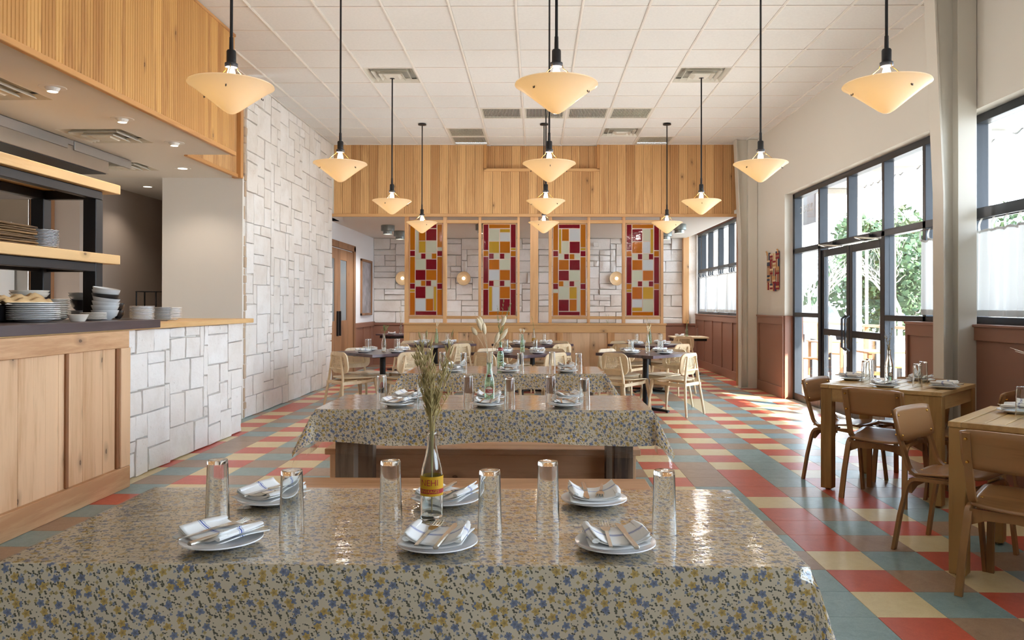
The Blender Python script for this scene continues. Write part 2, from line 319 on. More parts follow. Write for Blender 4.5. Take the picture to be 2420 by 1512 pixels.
# ---------------------------------------------------------------- mesh helpers
class MB:
    def __init__(s): s.v = []; s.f = []; s.uv = None; s.mi = []; s.cm = 0
    def add(s, vs, fs):
        o = len(s.v); s.v += [tuple(v) for v in vs]
        for f in fs: s.f.append(tuple(i + o for i in f)); s.mi.append(s.cm)
        return s
    def box(s, x0, x1, y0, y1, z0, z1):
        if x0 > x1: x0, x1 = x1, x0
        if y0 > y1: y0, y1 = y1, y0
        if z0 > z1: z0, z1 = z1, z0
        return s.add([(x0, y0, z0), (x1, y0, z0), (x1, y1, z0), (x0, y1, z0), (x0, y0, z1), (x1, y0, z1), (x1, y1, z1), (x0, y1, z1)],
                     [(0, 3, 2, 1), (4, 5, 6, 7), (0, 1, 5, 4), (1, 2, 6, 5), (2, 3, 7, 6), (3, 0, 4, 7)])
    def bbox(s, x0, x1, y0, y1, z0, z1, b=.004):       # chamfered box
        if x0 > x1: x0, x1 = x1, x0
        if y0 > y1: y0, y1 = y1, y0
        if z0 > z1: z0, z1 = z1, z0
        b = min(b, (x1 - x0) / 2.1, (y1 - y0) / 2.1, (z1 - z0) / 2.1)
        bm = bmesh.new(); bmesh.ops.create_cube(bm, size=1)
        for v in bm.verts:
            v.co = Vector(((x0 + x1) / 2 + v.co.x * (x1 - x0), (y0 + y1) / 2 + v.co.y * (y1 - y0), (z0 + z1) / 2 + v.co.z * (z1 - z0)))
        bmesh.ops.bevel(bm, geom=list(bm.edges), offset=b, segments=1, affect='EDGES')
        bm.verts.index_update(); vs = [v.co[:] for v in bm.verts]; fs = [[v.index for v in f.verts] for f in bm.faces]; bm.free()
        return s.add(vs, fs)
    def prism(s, pts, a0, a1, ax='Z'):      # pts 2D closed, extruded along ax
        n = len(pts)
        def mk(p, a): return {'Z': (p[0], p[1], a), 'Y': (p[0], a, p[1]), 'X': (a, p[0], p[1])}[ax]
        vs = [mk(p, a0) for p in pts] + [mk(p, a1) for p in pts]
        fs = [tuple(range(n))[::-1], tuple(range(n, 2 * n))] + [(i, (i + 1) % n, n + (i + 1) % n, n + i) for i in range(n)]
        return s.add(vs, fs)
    def lathe(s, prof, seg=24, cx=0, cy=0, closed=False, flute=0.0, fn=16):
        vs = []; fs = []; n = len(prof)
        for i in range(seg):
            a = 2 * pi * i / seg; k = 1 + flute * cos(a * fn)
            for r, z in prof: vs.append((cx + r * k * cos(a), cy + r * k * sin(a), z))
        for i in range(seg):
            j = (i + 1) % seg
            for q in range(n if closed else n - 1):
                q2 = (q + 1) % n
                if prof[q][0] < 1e-6 and prof[q2][0] < 1e-6: continue
                if prof[q][0] < 1e-6: fs.append((i * n + q, j * n + q2, i * n + q2))
                elif prof[q2][0] < 1e-6: fs.append((i * n + q, j * n + q, i * n + q2))
                else: fs.append((i * n + q, j * n + q, j * n + q2, i * n + q2))
        return s.add(vs, fs)
    def tube(s, pts, rad, seg=8, sx=1.0, sy=1.0, cap=True):
        pts = [Vector(p) for p in pts]; n = len(pts); vs = []; fs = []
        up = Vector((0, 0, 1)) if abs((pts[-1] - pts[0]).normalized().z) < .9 else Vector((0, 1, 0))
        for i, p in enumerate(pts):
            t = (pts[min(i + 1, n - 1)] - pts[max(i - 1, 0)]).normalized()
            a = t.cross(up).normalized(); b = a.cross(t).normalized(); up = b if b.length > 0 else up
            r = rad[i] if isinstance(rad, (list, tuple)) else rad
            for k in range(seg):
                th = 2 * pi * (k + .5) / seg; vs.append(p + a * (cos(th) * r * sx) + b * (sin(th) * r * sy))
        for i in range(n - 1):
            for k in range(seg):
                k2 = (k + 1) % seg; fs.append((i * seg + k, i * seg + k2, (i + 1) * seg + k2, (i + 1) * seg + k))
        if cap: fs += [tuple(range(seg))[::-1], tuple((n - 1) * seg + k for k in range(seg))]
        return s.add(vs, fs)
    def sweep(s, pts, prof, up=(0, 1, 0)):     # rectangular/any 2D profile swept along path; prof in (side, normal)
        pts = [Vector(p) for p in pts]; n = len(pts); m = len(prof); vs = []; fs = []; up = Vector(up)
        for i, p in enumerate(pts):
            t = (pts[min(i + 1, n - 1)] - pts[max(i - 1, 0)]).normalized()
            b = t.cross(up).normalized()
            for a_, b_ in prof: vs.append(p + up * a_ + b * b_)
        for i in range(n - 1):
            for k in range(m):
                k2 = (k + 1) % m; fs.append((i * m + k, i * m + k2, (i + 1) * m + k2, (i + 1) * m + k))
        fs += [tuple(range(m))[::-1], tuple((n - 1) * m + k for k in range(m))]
        return s.add(vs, fs)
    def grid(s, nu, nv, fn, both=False):
        vs = [fn(i / nu, j / nv) for j in range(nv + 1) for i in range(nu + 1)]
        fs = [(j * (nu + 1) + i, j * (nu + 1) + i + 1, (j + 1) * (nu + 1) + i + 1, (j + 1) * (nu + 1) + i) for j in range(nv) for i in range(nu)]
        return s.add(vs, fs)
    def xf(s, mat):
        s.v = [tuple(mat @ Vector(v)) for v in s.v]; return s
    def build(s, name, mat, parent=None, smooth=False, fix=True, uvf=None):
        me = bpy.data.meshes.new(name); me.from_pydata(s.v, [], s.f)
        mats = mat if isinstance(mat, (list, tuple)) else [mat]
        for q in mats: me.materials.append(q)
        if len(mats) > 1: me.polygons.foreach_set('material_index', s.mi)
        if fix:
            bm = bmesh.new(); bm.from_mesh(me); bmesh.ops.recalc_face_normals(bm, faces=bm.faces); bm.to_mesh(me); bm.free()
        if smooth:
            me.polygons.foreach_set('use_smooth', [True] * len(me.polygons))
            try: me.set_sharp_from_angle(angle=radians(smooth if smooth is not True else 40))
            except Exception: pass
        if uvf:
            ul = me.uv_layers.new(name='UVMap')
            for l in me.loops: ul.data[l.index].uv = uvf[l.vertex_index] if not callable(uvf) else uvf(me.vertices[l.vertex_index].co)
        o = bpy.data.objects.new(name, me); COL.objects.link(o)
        if parent is not None: o.parent = parent
        return o
def solid(o, t, off=0):
    md = o.modifiers.new('thickness', 'SOLIDIFY'); md.thickness = t; md.offset = off; return o
def tag(o, label=None, cat=None, group=None, kind=None):
    if label: o['label'] = label
    if cat: o['category'] = cat
    if group: o['group'] = group
    if kind: o['kind'] = kind
    return o
def thing(name, label, cat, loc=(0, 0, 0), rz=0.0, group=None):
    o = bpy.data.objects.new(name, None); COL.objects.link(o); o.location = loc; o.rotation_euler = (0, 0, rz); o.empty_display_size = .05
    return tag(o, label, cat, group)
def struct(name, mb=None, mat=None, **k):
    if mb is None:
        o = bpy.data.objects.new(name, None); COL.objects.link(o)
    else: o = mb.build(name, mat, **k)
    return tag(o, kind='structure')
def dup(root, loc=None, rz=None, label=None, group=None):
    c = root.copy(); COL.objects.link(c)
    if loc is not None: c.location = loc
    if rz is not None: c.rotation_euler = (0, 0, rz)
    if label: c['label'] = label
    if group: c['group'] = group
    for ch in list(root.children):
        d = ch.copy(); COL.objects.link(d); d.parent = c
        for g in list(ch.children):
            e = g.copy(); COL.objects.link(e); e.parent = d
    return c
def text_mesh(txt, size, depth=.0006):
    cu = bpy.data.curves.new('t', 'FONT'); cu.body = txt; cu.size = size; cu.align_x = 'CENTER'; cu.align_y = 'CENTER'; cu.resolution_u = 3
    o = bpy.data.objects.new('t', cu); COL.objects.link(o); dg = bpy.context.evaluated_depsgraph_get(); me = o.evaluated_get(dg).to_mesh()
    vs = [tuple(v.co) for v in me.vertices]; fs = [tuple(p.vertices) for p in me.polygons]; o.to_mesh_clear(); bpy.data.objects.remove(o); return vs, fs
# ================================================================= SETTING
XL, XR, YH, ZC, ZK = -3.48, 3.63, 13.2, 4.086, 2.87
# ---- floor
TS = .3048
floor = MB().box(-9, XR + .27, -2.2, 18.2, -.12, -.004); fl = tag(floor.build('floor', MORTAR), kind='structure')
def tcol(i, j):
    h = random.Random(i * 7919 + j * 104729).random()
    if i % 4 == 1: c = 'R' if j % 2 == 0 else 'C'
    elif i % 4 == 3: c = 'R' if j % 2 == 1 else 'C'
    elif i % 4 == 0: c = 'T' if j % 2 == 0 else 'B'
    else: c = 'T' if j % 2 == 1 else 'B'
    if i == -10: c = 'R' if j == 17 else 'TB'[j % 2]
    if (i, j) in {(7, 22), (7, 28)}: c = 'C'
    elif h < .06: c = {'T': 'B', 'B': 'T', 'R': 'C', 'C': 'R'}[c]
    return c
tm = {}
for k, m in TILES.items():
    b = MB(); g = .0006
    b.bbox(g, TS - g, g, TS - g, -.006, 0, .0012)
    me = b.build('tile', m); tm[k] = me.data; bpy.data.objects.remove(me)
cand = []
for i in range(-19, 12):
    for j in range(4, 59):
        x, y = -.0274 + i * TS, .0717 + j * TS
        if x + TS > XR + .0 and i > 11: continue
        if x < XL - .35 and y < 13 and not (y > 9.2): continue
        d = max(y + .15, .3); px = 1267 + 1836 * (x + .15) / d; py = 720 + 1836 * 1.3646 / d
        vis = -60 < px < 2480 and py < 1590
        under = (-1.5 < x < .9 and 1.2 < y < 5.6)
        cand.append((0 if vis and not under else 1, d, i, j, x, y))
cand.sort()
rest = {k: MB() for k in TILES}
for n, (v_, d, i, j, x, y) in enumerate(cand):
    c = tcol(i, j)
    if n < 300:
        o = bpy.data.objects.new('tile', tm[c]); COL.objects.link(o); o.parent = fl; o.location = (x, y, 0)
    else:
        rest[c].box(x + .0006, x + TS - .0006, y + .0006, y + TS - .0006, -.006, 0)
allr = MB(); ks = list(TILES)
for n, k in enumerate(ks):
    allr.cm = n; allr.add(rest[k].v, rest[k].f)
tag(allr.build('tile_field', [TILES[k] for k in ks], fl), kind='stuff')
# ---- main ceiling with lay-in tiles
ceil = MB().box(-3.7, XR + .3, -2.2, 13.4, ZC + .075, ZC + .2).build('ceiling', CEIL); tag(ceil, kind='structure')
GX, GY, GS = -.1925, .3776, .6096
b = MB().bbox(.012, GS - .012, .012, GS - .012, ZC + .004, ZC + .016, .004); ctile = b.build('ceiling_tile', CEIL, ceil); n0 = 0
diff_cells = {(-3, 14), (3, 14), (2, 19), (-3, 8), (3, 8), (-3, 2), (3, 2)}
ret_cells = {(-1, 17), (0, 17), (1, 17), (2, 17), (-2, 19), (-2, 20), (3, 20)}
bars = MB()
for i in range(-6, 7):
    x = GX + i * GS
    if XL < x < XR: bars.box(x - .012, x + .012, -2, YH, ZC - .004, ZC + .012); bars.box(x - .004, x + .004, -2, YH, ZC - .008, ZC)
for j in range(-4, 22):
    y = GY + j * GS
    if y < YH: bars.box(XL - .1, XR, y - .010, y + .010, ZC - .002, ZC + .012)
bars.box(XR - .02, XR, -2, YH, ZC - .003, ZC + .012); bars.box(XL, XR, YH - .025, YH, ZC - .003, ZC + .012); bars.box(XL, XL + .02, 7.8, YH, ZC - .003, ZC + .012)
bars.build('ceiling_grid', CGRID, ceil)
first = True
for i in range(-6, 7):
    for j in range(-4, 22):
        if (i, j) in diff_cells or (i, j) in ret_cells: continue
        x, y = GX + i * GS, GY + j * GS
        if first: ctile.location = (x, y, 0); first = False; continue
        o = ctile.copy(); COL.objects.link(o); o.location = (x, y, 0)
VBACK = plain('vent_backing_grey', dec('B4B2A8'), .8)  # even mid grey for the plate behind the louvre rings
# supply diffusers (stepped square louvres) and return grilles
def diffuser(x, y, z, label, s=.58, grp='square air diffusers'):
    t = thing('air_diffuser', label, 'air vent', (x, y, z), 0, grp)
    for k, (r, zz) in enumerate(((s / 2, -.001), (s * .37, -.012), (s * .245, -.022))):
        m = MB(); q = r - .03 if k else r - .035; u = .035
        for a in range(4):
            m2 = MB().add([(-r, -r, zz), (r, -r, zz), (q, -q, zz + u), (-q, -q, zz + u), (-r, -r, zz + .004), (r, -r, zz + .004), (q, -q, zz + u + .004), (-q, -q, zz + u + .004)],
                          [(0, 1, 2, 3), (4, 7, 6, 5), (0, 4, 5, 1), (3, 2, 6, 7)]).xf(Matrix.Rotation(a * pi / 2, 4, 'Z'))
            m.add(m2.v, m2.f)
        m.build('louvre_ring', VENTW, t)
    MB().add([(-s * .13, -s * .13, -.026), (s * .13, -s * .13, -.026), (s * .13, s * .13, -.026), (-s * .13, s * .13, -.026), (-s * .2, -s * .2, -.02 + .03), (s * .2, -s * .2, .01), (s * .2, s * .2, .01), (-s * .2, s * .2, .01)],
             [(0, 3, 2, 1), (0, 1, 5, 4), (1, 2, 6, 5), (2, 3, 7, 6), (3, 0, 4, 7)]).build('centre_cone', VENTW, t)
    MB().box(-s / 2, s / 2, -s / 2, s / 2, .052, .056).build('backing', VBACK, t)
    return t
for (i, j), l in zip(sorted(diff_cells), ['white square ceiling diffuser, left, behind the first pendants', 'white square ceiling diffuser over the left front pendants', 'white square ceiling diffuser above the left pendant row in view',
                    'white square ceiling diffuser nearest the timber header, beside the slotted grille', 'white square ceiling diffuser, right, behind the first pendants', 'white square ceiling diffuser over the right front pendants', 'white square ceiling diffuser above the right pendants in view']):
    if j < 10: continue
    diffuser(GX + (i + .5) * GS, GY + (j + .5) * GS, ZC, l)
def grille(x, y, label):
    t = thing('return_grille', label, 'air vent', (x, y, ZC), 0, 'slotted return air grilles'); h = GS / 2 - .012
    m = MB()
    for a, b_, c, d in ((-h, h, -h, -h + .03), (-h, h, h - .03, h), (-h, -h + .03, -h + .03, h - .03), (h - .03, h, -h + .03, h - .03)): m.box(a, b_, c, d, -.002, .01)
    m.build('frame', VENTW, t)
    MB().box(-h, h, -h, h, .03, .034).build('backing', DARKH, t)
    s0 = MB().box(-.004, .004, -h + .03, h - .03, 0, .012).build('slat', VENTW, t); n = 26
    for k in range(n):
        o = s0 if k == 0 else s0.copy()
        if k: COL.objects.link(o); o.parent = t
        o.location = (-h + .03 + (k + .5) * (2 * h - .06) / n, 0, 0)
RN = ['slotted grille in far ceiling row, above left pendant', 'slotted grille against header above left pendant', 'leftmost of the four slotted ceiling grilles in a row', 'second from left of the four slotted ceiling grilles in a row',
      'third from left of the four slotted ceiling grilles in a row', 'rightmost of the four slotted ceiling grilles in a row', 'slotted grille near the header above the right pendants']
for (i, j), l in zip(sorted(ret_cells), RN): grille(GX + (i + .5) * GS, GY + (j + .5) * GS, l)
# ---- kitchen / recess soffits
def slab(m, x0, x1, y0, y1, z0, z1, holes):
    xs = sorted({x0, x1} | {h[0] for h in holes} | {h[1] for h in holes}); ys_ = sorted({y0, y1} | {h[2] for h in holes} | {h[3] for h in holes})
    for a, c in zip(xs, xs[1:]):
        for b_, d in zip(ys_, ys_[1:]):
            mx, my = (a + c) / 2, (b_ + d) / 2
            if x0 < mx < x1 and y0 < my < y1 and not any(h[0] < mx < h[1] and h[2] < my < h[3] for h in holes): m.box(a, c, b_, d, z0, z1)
    return m
KD = [(-3.86, 5.4, .58), (-3.87, 6.93, .58), (-4.5, 8.45, .5)]; KH = [(x - s / 2, x + s / 2, y - s / 2, y + s / 2) for x, y, s in KD]
kc = MB(); slab(kc, -9, -3.068, -2.2, 7.78, ZK, ZK + .12, KH[:2]); slab(kc, -9, -3.552, 7.78, 9.2, ZK, ZK + .12, KH[2:])
tag(kc.build('ceiling_kitchen', PLAST, fix=False), kind='structure')
tag(MB().box(-9, -3.55, 9.2, 14, ZK, ZK + .1).build('ceiling_corridor', CEIL), kind='structure')
cr2 = MB().box(-3.78, 3.35, YH + .02, 17.9, ZK, ZK + .12)
cr2.add([(3.35, 13.2, ZK), (3.35, 17.9, ZK), (3.68, 17.9, 3.0), (3.68, 13.2, 3.0), (3.35, 13.2, ZK + .1), (3.35, 17.9, ZK + .1), (3.68, 17.9, 3.1), (3.68, 13.2, 3.1)], [(0, 1, 2, 3), (4, 7, 6, 5), (0, 3, 7, 4), (1, 5, 6, 2), (0, 4, 5, 1), (3, 2, 6, 7)])
tag(cr2.build('ceiling_recess', PLAST), kind='structure')
# ---- beaded boards
def bead_profile(w, n, d=.016, g=.004):
    pts = [(0, 0)]; bw = w / n
    for k in range(n):
        pts += [(k * bw + g * .4, d - g), (k * bw + g, d), ((k + 1) * bw - g, d)]
        pts += [((k + 1) * bw - g * .4, d - g)]
    pts.append((w, 0)); return pts
def rng_boards(name, mat, parent, a0, a1, z0, z1, width, nb, place):
    n = max(1, round((a1 - a0) / width)); w_ = (a1 - a0) / n
    prof = bead_profile(w_ - .001, nb); m = MB().prism(prof, z0, z1, 'Z').build(name, mat, parent)
    for k in range(n):
        o = m if k == 0 else m.copy()
        if k: COL.objects.link(o); o.parent = parent
        place(o, a0 + k * w_)
# fascia over the pass (plane X=-3.04, facing +X)
fa = struct('wall_fascia', MB().box(-3.14, -3.06, -2.2, 7.74, ZK + .02, ZC + .03), PLAST)
w_fix = [.1386]
def pf(o, a): o.location = (-3.06, a + w_fix[0], 0); o.rotation_euler = (0, 0, -pi / 2)
rng_boards('board', W_BEAD, fa, 3.9, 7.78, ZK + .03, ZC, .138, 4, pf)
MB().bbox(-3.07, -3.03, 3.4, 7.8, ZK - .012, ZK + .03, .004).build('edge_trim', W_TRIMY, fa)
MB().bbox(-3.07, -3.035, 3.4, 7.79, ZC - .03, ZC - .002, .003).build('top_trim', W_TRIMY, fa)
tag(MB().box(-3.60, -3.062, 7.745, 7.778, ZK + .01, ZC + .03).build('wall_fascia_return', W_HEAD), kind='structure')
fb = struct('wall_fascia_deep', MB().box(-3.66, -3.55, 7.79, 9.2, ZK + .02, ZC + .03), PLAST)
w_fix2 = 1.3 / 10
def pf2(o, a): o.location = (-3.55, a + w_fix2, 0); o.rotation_euler = (0, 0, -pi / 2)
rng_boards('board', W_HEAD, fb, 7.8, 9.1, ZK + .03, ZC, .13, 3, pf2)
MB().bbox(-3.56, -3.52, 7.79, 9.12, ZK - .012, ZK + .03, .004).build('edge_trim', W_TRIMY, fb)
MB().bbox(-3.60, -3.49, 9.12, 9.2, ZK - .012, ZC, .004).build('corner_trim', W_TRIM, fb)
# header over the recess (plane Y=13.2, facing -Y)
hd = struct('wall_header', MB().box(XL - .1, XR, YH + .125, YH + .16, ZK + .01, ZC + .03).box(XL - .1, -.87, YH + .021, YH + .125, ZK + .01, ZC + .03).box(1.04, XR, YH + .021, YH + .125, ZK + .01, ZC + .03).box(-.87, 1.04, YH + .021, YH + .125, ZK + .01, 3.65), PLAST)
def ph(z0, z1, a0, a1, yy, nm='board'):
    n = max(1, round((a1 - a0) / .147)); w_ = (a1 - a0) / n
    m = MB().prism([(p[0], -p[1]) for p in bead_profile(w_ - .001, 4)], z0, z1, 'Z').build(nm, W_HEAD, hd)
    for k in range(n):
        o = m if k == 0 else m.copy()
        if k: COL.objects.link(o); o.parent = hd
        o.location = (a0 + k * w_, yy, 0)
ph(ZK + .04, ZC, XL + .02, -.9, YH + .02); ph(ZK + .04, ZC, 1.07, XR - .02, YH + .02); ph(ZK + .04, 3.66, -.9, 1.07, YH + .02); ph(3.66, ZC, -.86, 1.03, YH + .122, 'recessed_board')
m = MB(); m.bbox(-.9, -.852, YH - .02, YH + .12, 3.66, ZC - .003); m.bbox(1.02, 1.07, YH - .02, YH + .12, 3.66, ZC - .003); m.build('niche_side_trim', W_TRIM, hd)
MB().bbox(-.9, 1.07, YH - .02, YH + .12, 3.63, 3.68).build('niche_bottom_trim', W_TRIMX, hd)
MB().bbox(XL, XR, YH - .025, YH + .03, ZK - .012, ZK + .04, .004).build('bottom_trim', W_TRIMX, hd)
# ---- stone cladding: irregular ashlar packing
def ashlar(w, h, cell, seed, kinds):
    R = random.Random(seed); nx, nz = max(1, round(w / cell)), max(1, round(h / cell)); occ = [[0] * nz for _ in range(nx)]; out = []
    for z in range(nz):
        for x in range(nx):
            if occ[x][z]: continue
            a, b_ = R.choice(kinds)
            while True:
                aw = 0
                while aw < a and x + aw < nx and not occ[x + aw][z]: aw += 1
                bh = min(b_, nz - z); break
            if nx - x - aw == 1 and not occ[nx - 1][z]: aw += 1
            for p in range(aw):
                for q in range(bh): occ[x + p][z + q] = 1
            out.append((x * w / nx, z * h / nz, aw * w / nx, bh * h / nz))
    return out
def stone_block(R, w, h, g=.0018, d0=.036, d1=.048, rough=.006, j=.007):
    """one stone, outer face towards -Y local, base at origin"""
    m = MB(); n = 3; vs = []
    J = lambda: R.uniform(-j, j); cj = [(J(), J()) for _ in range(4)]; dd = R.uniform(d0, d1)
    def pt(u, v, inset, y):
        x = g + u * (w - 2 * g); z = g + v * (h - 2 * g)
        c = [cj[0], cj[1], cj[2], cj[3]]; wx = [(1 - u) * (1 - v), u * (1 - v), u * v, (1 - u) * v]
        x += sum(a * k[0] for a, k in zip(wx, c)); z += sum(a * k[1] for a, k in zip(wx, c))
        x += (.5 - u) * 2 * inset; z += (.5 - v) * 2 * inset
        return (x, y, z)
    for b_ in range(n + 1):
        for a in range(n + 1):
            e = a in (0, n) or b_ in (0, n)
            vs.append(pt(a / n, b_ / n, .006 if e else 0, -(dd - (.006 if e else 0) + R.uniform(-rough, rough))))
    fs = [(q * (n + 1) + p, q * (n + 1) + p + 1, (q + 1) * (n + 1) + p + 1, (q + 1) * (n + 1) + p) for q in range(n) for p in range(n)]
    ring = [p for p in range(n + 1)] + [q * (n + 1) + n for q in range(1, n + 1)] + [n * (n + 1) + p for p in range(n - 1, -1, -1)] + [q * (n + 1) for q in range(n - 1, 0, -1)]
    o = len(vs)
    for r in ring:
        p = r % (n + 1) / n; q = r // (n + 1) / n; x, _, z = pt(p, q, 0, 0); vs.append((x, 0, z))
    k = len(ring)
    fs += [(ring[i], ring[(i + 1) % k], o + (i + 1) % k, o + i) for i in range(k)]
    return m.add(vs, fs)
def clad(parent, w, h, cell, seed, place, kinds, **kw):
    R = random.Random(seed + 5)
    for (x, z, a, b_) in ashlar(w, h, cell, seed, kinds):
        o = stone_block(R, a, b_, **kw).build('stone', STONE, parent, smooth=50); place(o, x, z)
KIN = [(3, 2), (2, 2), (4, 2), (3, 3), (3, 1), (2, 1), (4, 3), (3, 2), (2, 2), (2, 3)]
wl = struct('wall_left', MB().box(-3.9, XL - .03, 9.3, 13.2, -.1, ZC + .03), MORTAR)
def pl(o, x, z): o.location = (XL - .035, 9.27 + x, z); o.rotation_euler = (0, 0, pi / 2)
clad(wl, 3.92, ZC, .122, 11, pl, KIN, rough=.003)
# ragged stone end facing the room corner
end = MB(); R = random.Random(4)
z = 0
while z < ZC:
    h = R.uniform(.08, .2); end.bbox(-3.6 + R.uniform(0, .01), XL - .01 + R.uniform(-.012, .012), 9.24 + R.uniform(-.008, .01), 9.3, z + .003, min(z + h, ZC) - .003, .008); z += h
end.build('end_stones', plain('tan_stone_edge', dec('C3AC94'), .95, bmp=.5, bscale=30), wl)
# ---- counter front + top
cf = thing('service_counter', 'long serving counter with knotty wood and white stone front and timber top', 'counter', (-3.4, 6, 0))
def P_(mb, n, m, **k): return mb.xf(Matrix.Translation((3.4, -6, 0))).build(n, m, cf, **k)
P_(MB().box(-3.9, -3.09, 1.6, 5.77, 0, 1.17), 'carcass', W_ALDER)
P_(MB().box(-3.9, -3.19, 5.77, 8.3, 0, 1.17), 'stone_core', MORTAR)
P_(MB().bbox(-3.95, -3.075, 1.5, 8.42, 1.165, 1.21), 'wood_top', W_SHELF)
P_(MB().bbox(-3.075, -3.045, 1.6, 5.78, 1.04, 1.165), 'top_rail', W_ALDERY); P_(MB().bbox(-3.075, -3.035, 1.6, 5.78, 0, .16), 'base_rail', W_ALDERY)
P_(MB().bbox(-3.09, -3.04, 5.66, 5.79, .16, 1.04), 'end_stile', W_ALDER)
for ys in (5.05, 4.2, 3.35, 2.5):
    P_(MB().bbox(-3.078, -3.055, ys - .03, ys, .16, 1.04), 'batten', plain('batten_wood', dec('8A5A34'), .6, var=.1) if ys > 5 else MATS['batten_wood'])
P_(MB().bbox(-3.078, -3.055, 5.63, 5.66, .16, 1.04), 'batten', MATS['batten_wood'])
R = random.Random(2); y = 5.63
while y > 1.7:
    w_ = R.uniform(.09, .16); P_(MB().bbox(-3.09, -3.0705 + R.uniform(-.002, .001), y - w_, y - .001, .15, 1.05, .0015), 'plank', W_ALDER); y -= w_
R = random.Random(77)
for (x, z, a, b_) in ashlar(2.5, 1.165, .098, 31, [(3, 2), (4, 2), (3, 3), (4, 3), (2, 2), (3, 2), (5, 3), (2, 3), (3, 1)]):
    o = stone_block(R, a, b_, d0=.035, d1=.047, rough=.003).build('stone', STONE, cf, smooth=50); o.location = (-3.19 + 3.4, 5.8 + x - 6, z); o.rotation_euler = (0, 0, pi / 2)
bb = thing('butcher_block', 'dark stained butcher block slab on the wooden counter top', 'board', (-3.45, 5, 1.21))
for k, (a, c) in enumerate(((1.6, 2.6), (2.6, 4.0), (4.0, 4.72), (4.72, 5.32), (5.32, 6.27))):
    MB().bbox(-.48, .39, a - 5 + .0008, c - 5 - .0008, -.04 if k > 9 else 0, .03, .003).build('block', W_BUTCH, bb)
MB().bbox(.382, .40, -3.4, 1.27, -.035, .029, .002).build('front_strip', W_BUTCH, bb)
# ---- kitchen walls
tag(MB().box(-4.46, -3.5, 9.2, 9.3, -.1, ZK + .02).build('wall_kitchen', PLAST), kind='structure')
tag(MB().box(-5.6, -5.45, 9.3, 14, -.1, ZK + .02).box(-9, -5.45, 9.2, 9.35, -.1, ZK + .02).build('wall_corridor', GREYP), kind='structure')
tag(MB().box(-5.6, -3.82, 13.9, 14, -.1, ZK + .02).box(-4.5, -4.42, 9.3, 13.9, -.1, ZK).build('wall_corridor_end', GREYP), kind='structure')
tag(MB().box(-9.1, -9, -2.2, 9.3, -.1, ZK + .1).build('wall_kitchen_left', GREYP), kind='structure')
tag(MB().box(-9.1, XR + .3, -2.3, -2.2, -.1, 4.3).build('wall_behind', WALLP), kind='structure')
# ---- right wall with openings
XG = 3.74
rw = MB()
rw.box(XR, 3.9, -2.2, 13.4, 2.985, 4.3)                    # above the glazing
rw.box(XR, 3.9, 11.4, 13.4, 1.21, 2.985)                   # pier to the recess
rw.box(XR, 3.9, 6.70, 6.98, 1.21, 2.985)                   # pier behind the steel column
rw.box(XR, 3.9, 3.2, 3.45, 1.21, 2.985); rw.box(XR, 3.9, -2.2, -1.6, 1.21, 2.985)
wr = struct('wall_right', rw, WALLP)
MB().box(XR - .01, 3.9, 11.4, 13.4, -.1, 1.21).box(XR - .01, 3.9, 7.0, 7.64, -.1, 1.21).box(XR - .01, 3.9, -2.2, 7.0, -.1, 1.21).build('wainscot_back', BROWNP, wr)
def wains(y0, y1, zt, n, par, X=XR - .01):
    MB().bbox(X - .02, X, y0, y1, zt - .13, zt - .02, .002).build('top_rail', BROWNP, par); MB().bbox(X - .035, X + .02, y0, y1, zt - .022, zt, .004).build('cap', BROWNP, par)
    MB().bbox(X - .02, X, y0, y1, 0, .16, .002).build('base_rail', BROWNP, par)
    for k in range(n + 1):
        y = y0 + (y1 - y0) * k / n; MB().bbox(X - .02, X, max(y0, y - .045), min(y1, y + .045), .16, zt - .13, .002).build('stile', BROWNP, par)
wains(11.41, 12.72, 1.21, 1, wr); wains(7.0, 7.63, 1.21, 1, wr); wains(3.2, 6.55, 1.21, 3, wr)
# ---- storefront glazing
def bar(m, y0, y1, z0, z1, x0=XG, d=.11): m.bbox(x0, x0 + d, y0, y1, z0, z1, .003)
def glaze(name, bays, verts, horis, x0=XG):
    t = struct(name); n = 0
    for y0, y1, z0, z1 in verts: q = MB(); bar(q, y0, y1, z0, z1, x0); q.build('mullion', BLACKA, t)
    for y0, y1, z0, z1 in horis: q = MB(); bar(q, y0, y1, z0, z1, x0); q.build('rail', BLACKA, t)
    for y0, y1, z0, z1 in bays: MB().box(x0 + .05, x0 + .056, y0, y1, z0, z1).build('pane', PANE, t)
    return t
E1 = [11.33, 10.33, 9.38, 8.43, 7.54, 7.0]; hw = .03
v1 = [(11.30, 11.38, .0, 2.98), (10.30, 10.36, 2.17, 2.92), (10.28, 10.37, 0, 2.17), (9.35, 9.41, 2.17, 2.92), (8.40, 8.46, 2.17, 2.92), (8.39, 8.47, 0, 2.17), (7.51, 7.57, 1.2, 2.92), (6.98, 7.02, 1.2, 2.92)]
h1 = [(6.98, 11.38, 2.91, 2.98), (6.98, 11.38, 2.11, 2.18), (10.37, 11.30, 1.20, 1.26), (7.0, 8.39, 1.20, 1.26), (10.37, 11.3, 0, .1), (7.64, 8.39, 0, .1)]
b1 = [(a1 + .02, a0 - .02, 2.18, 2.91) for a0, a1 in zip(E1, E1[1:])] + [(10.37, 11.3, 1.26, 2.11), (10.37, 11.3, .1, 1.2), (7.57, 8.39, 1.26, 2.11), (7.02, 7.51, 1.26, 2.11), (7.64, 8.39, .1, 1.2)]
glaze('window_1', b1, v1, h1)
ys = [6.69, 5.6, 4.5, 3.45]
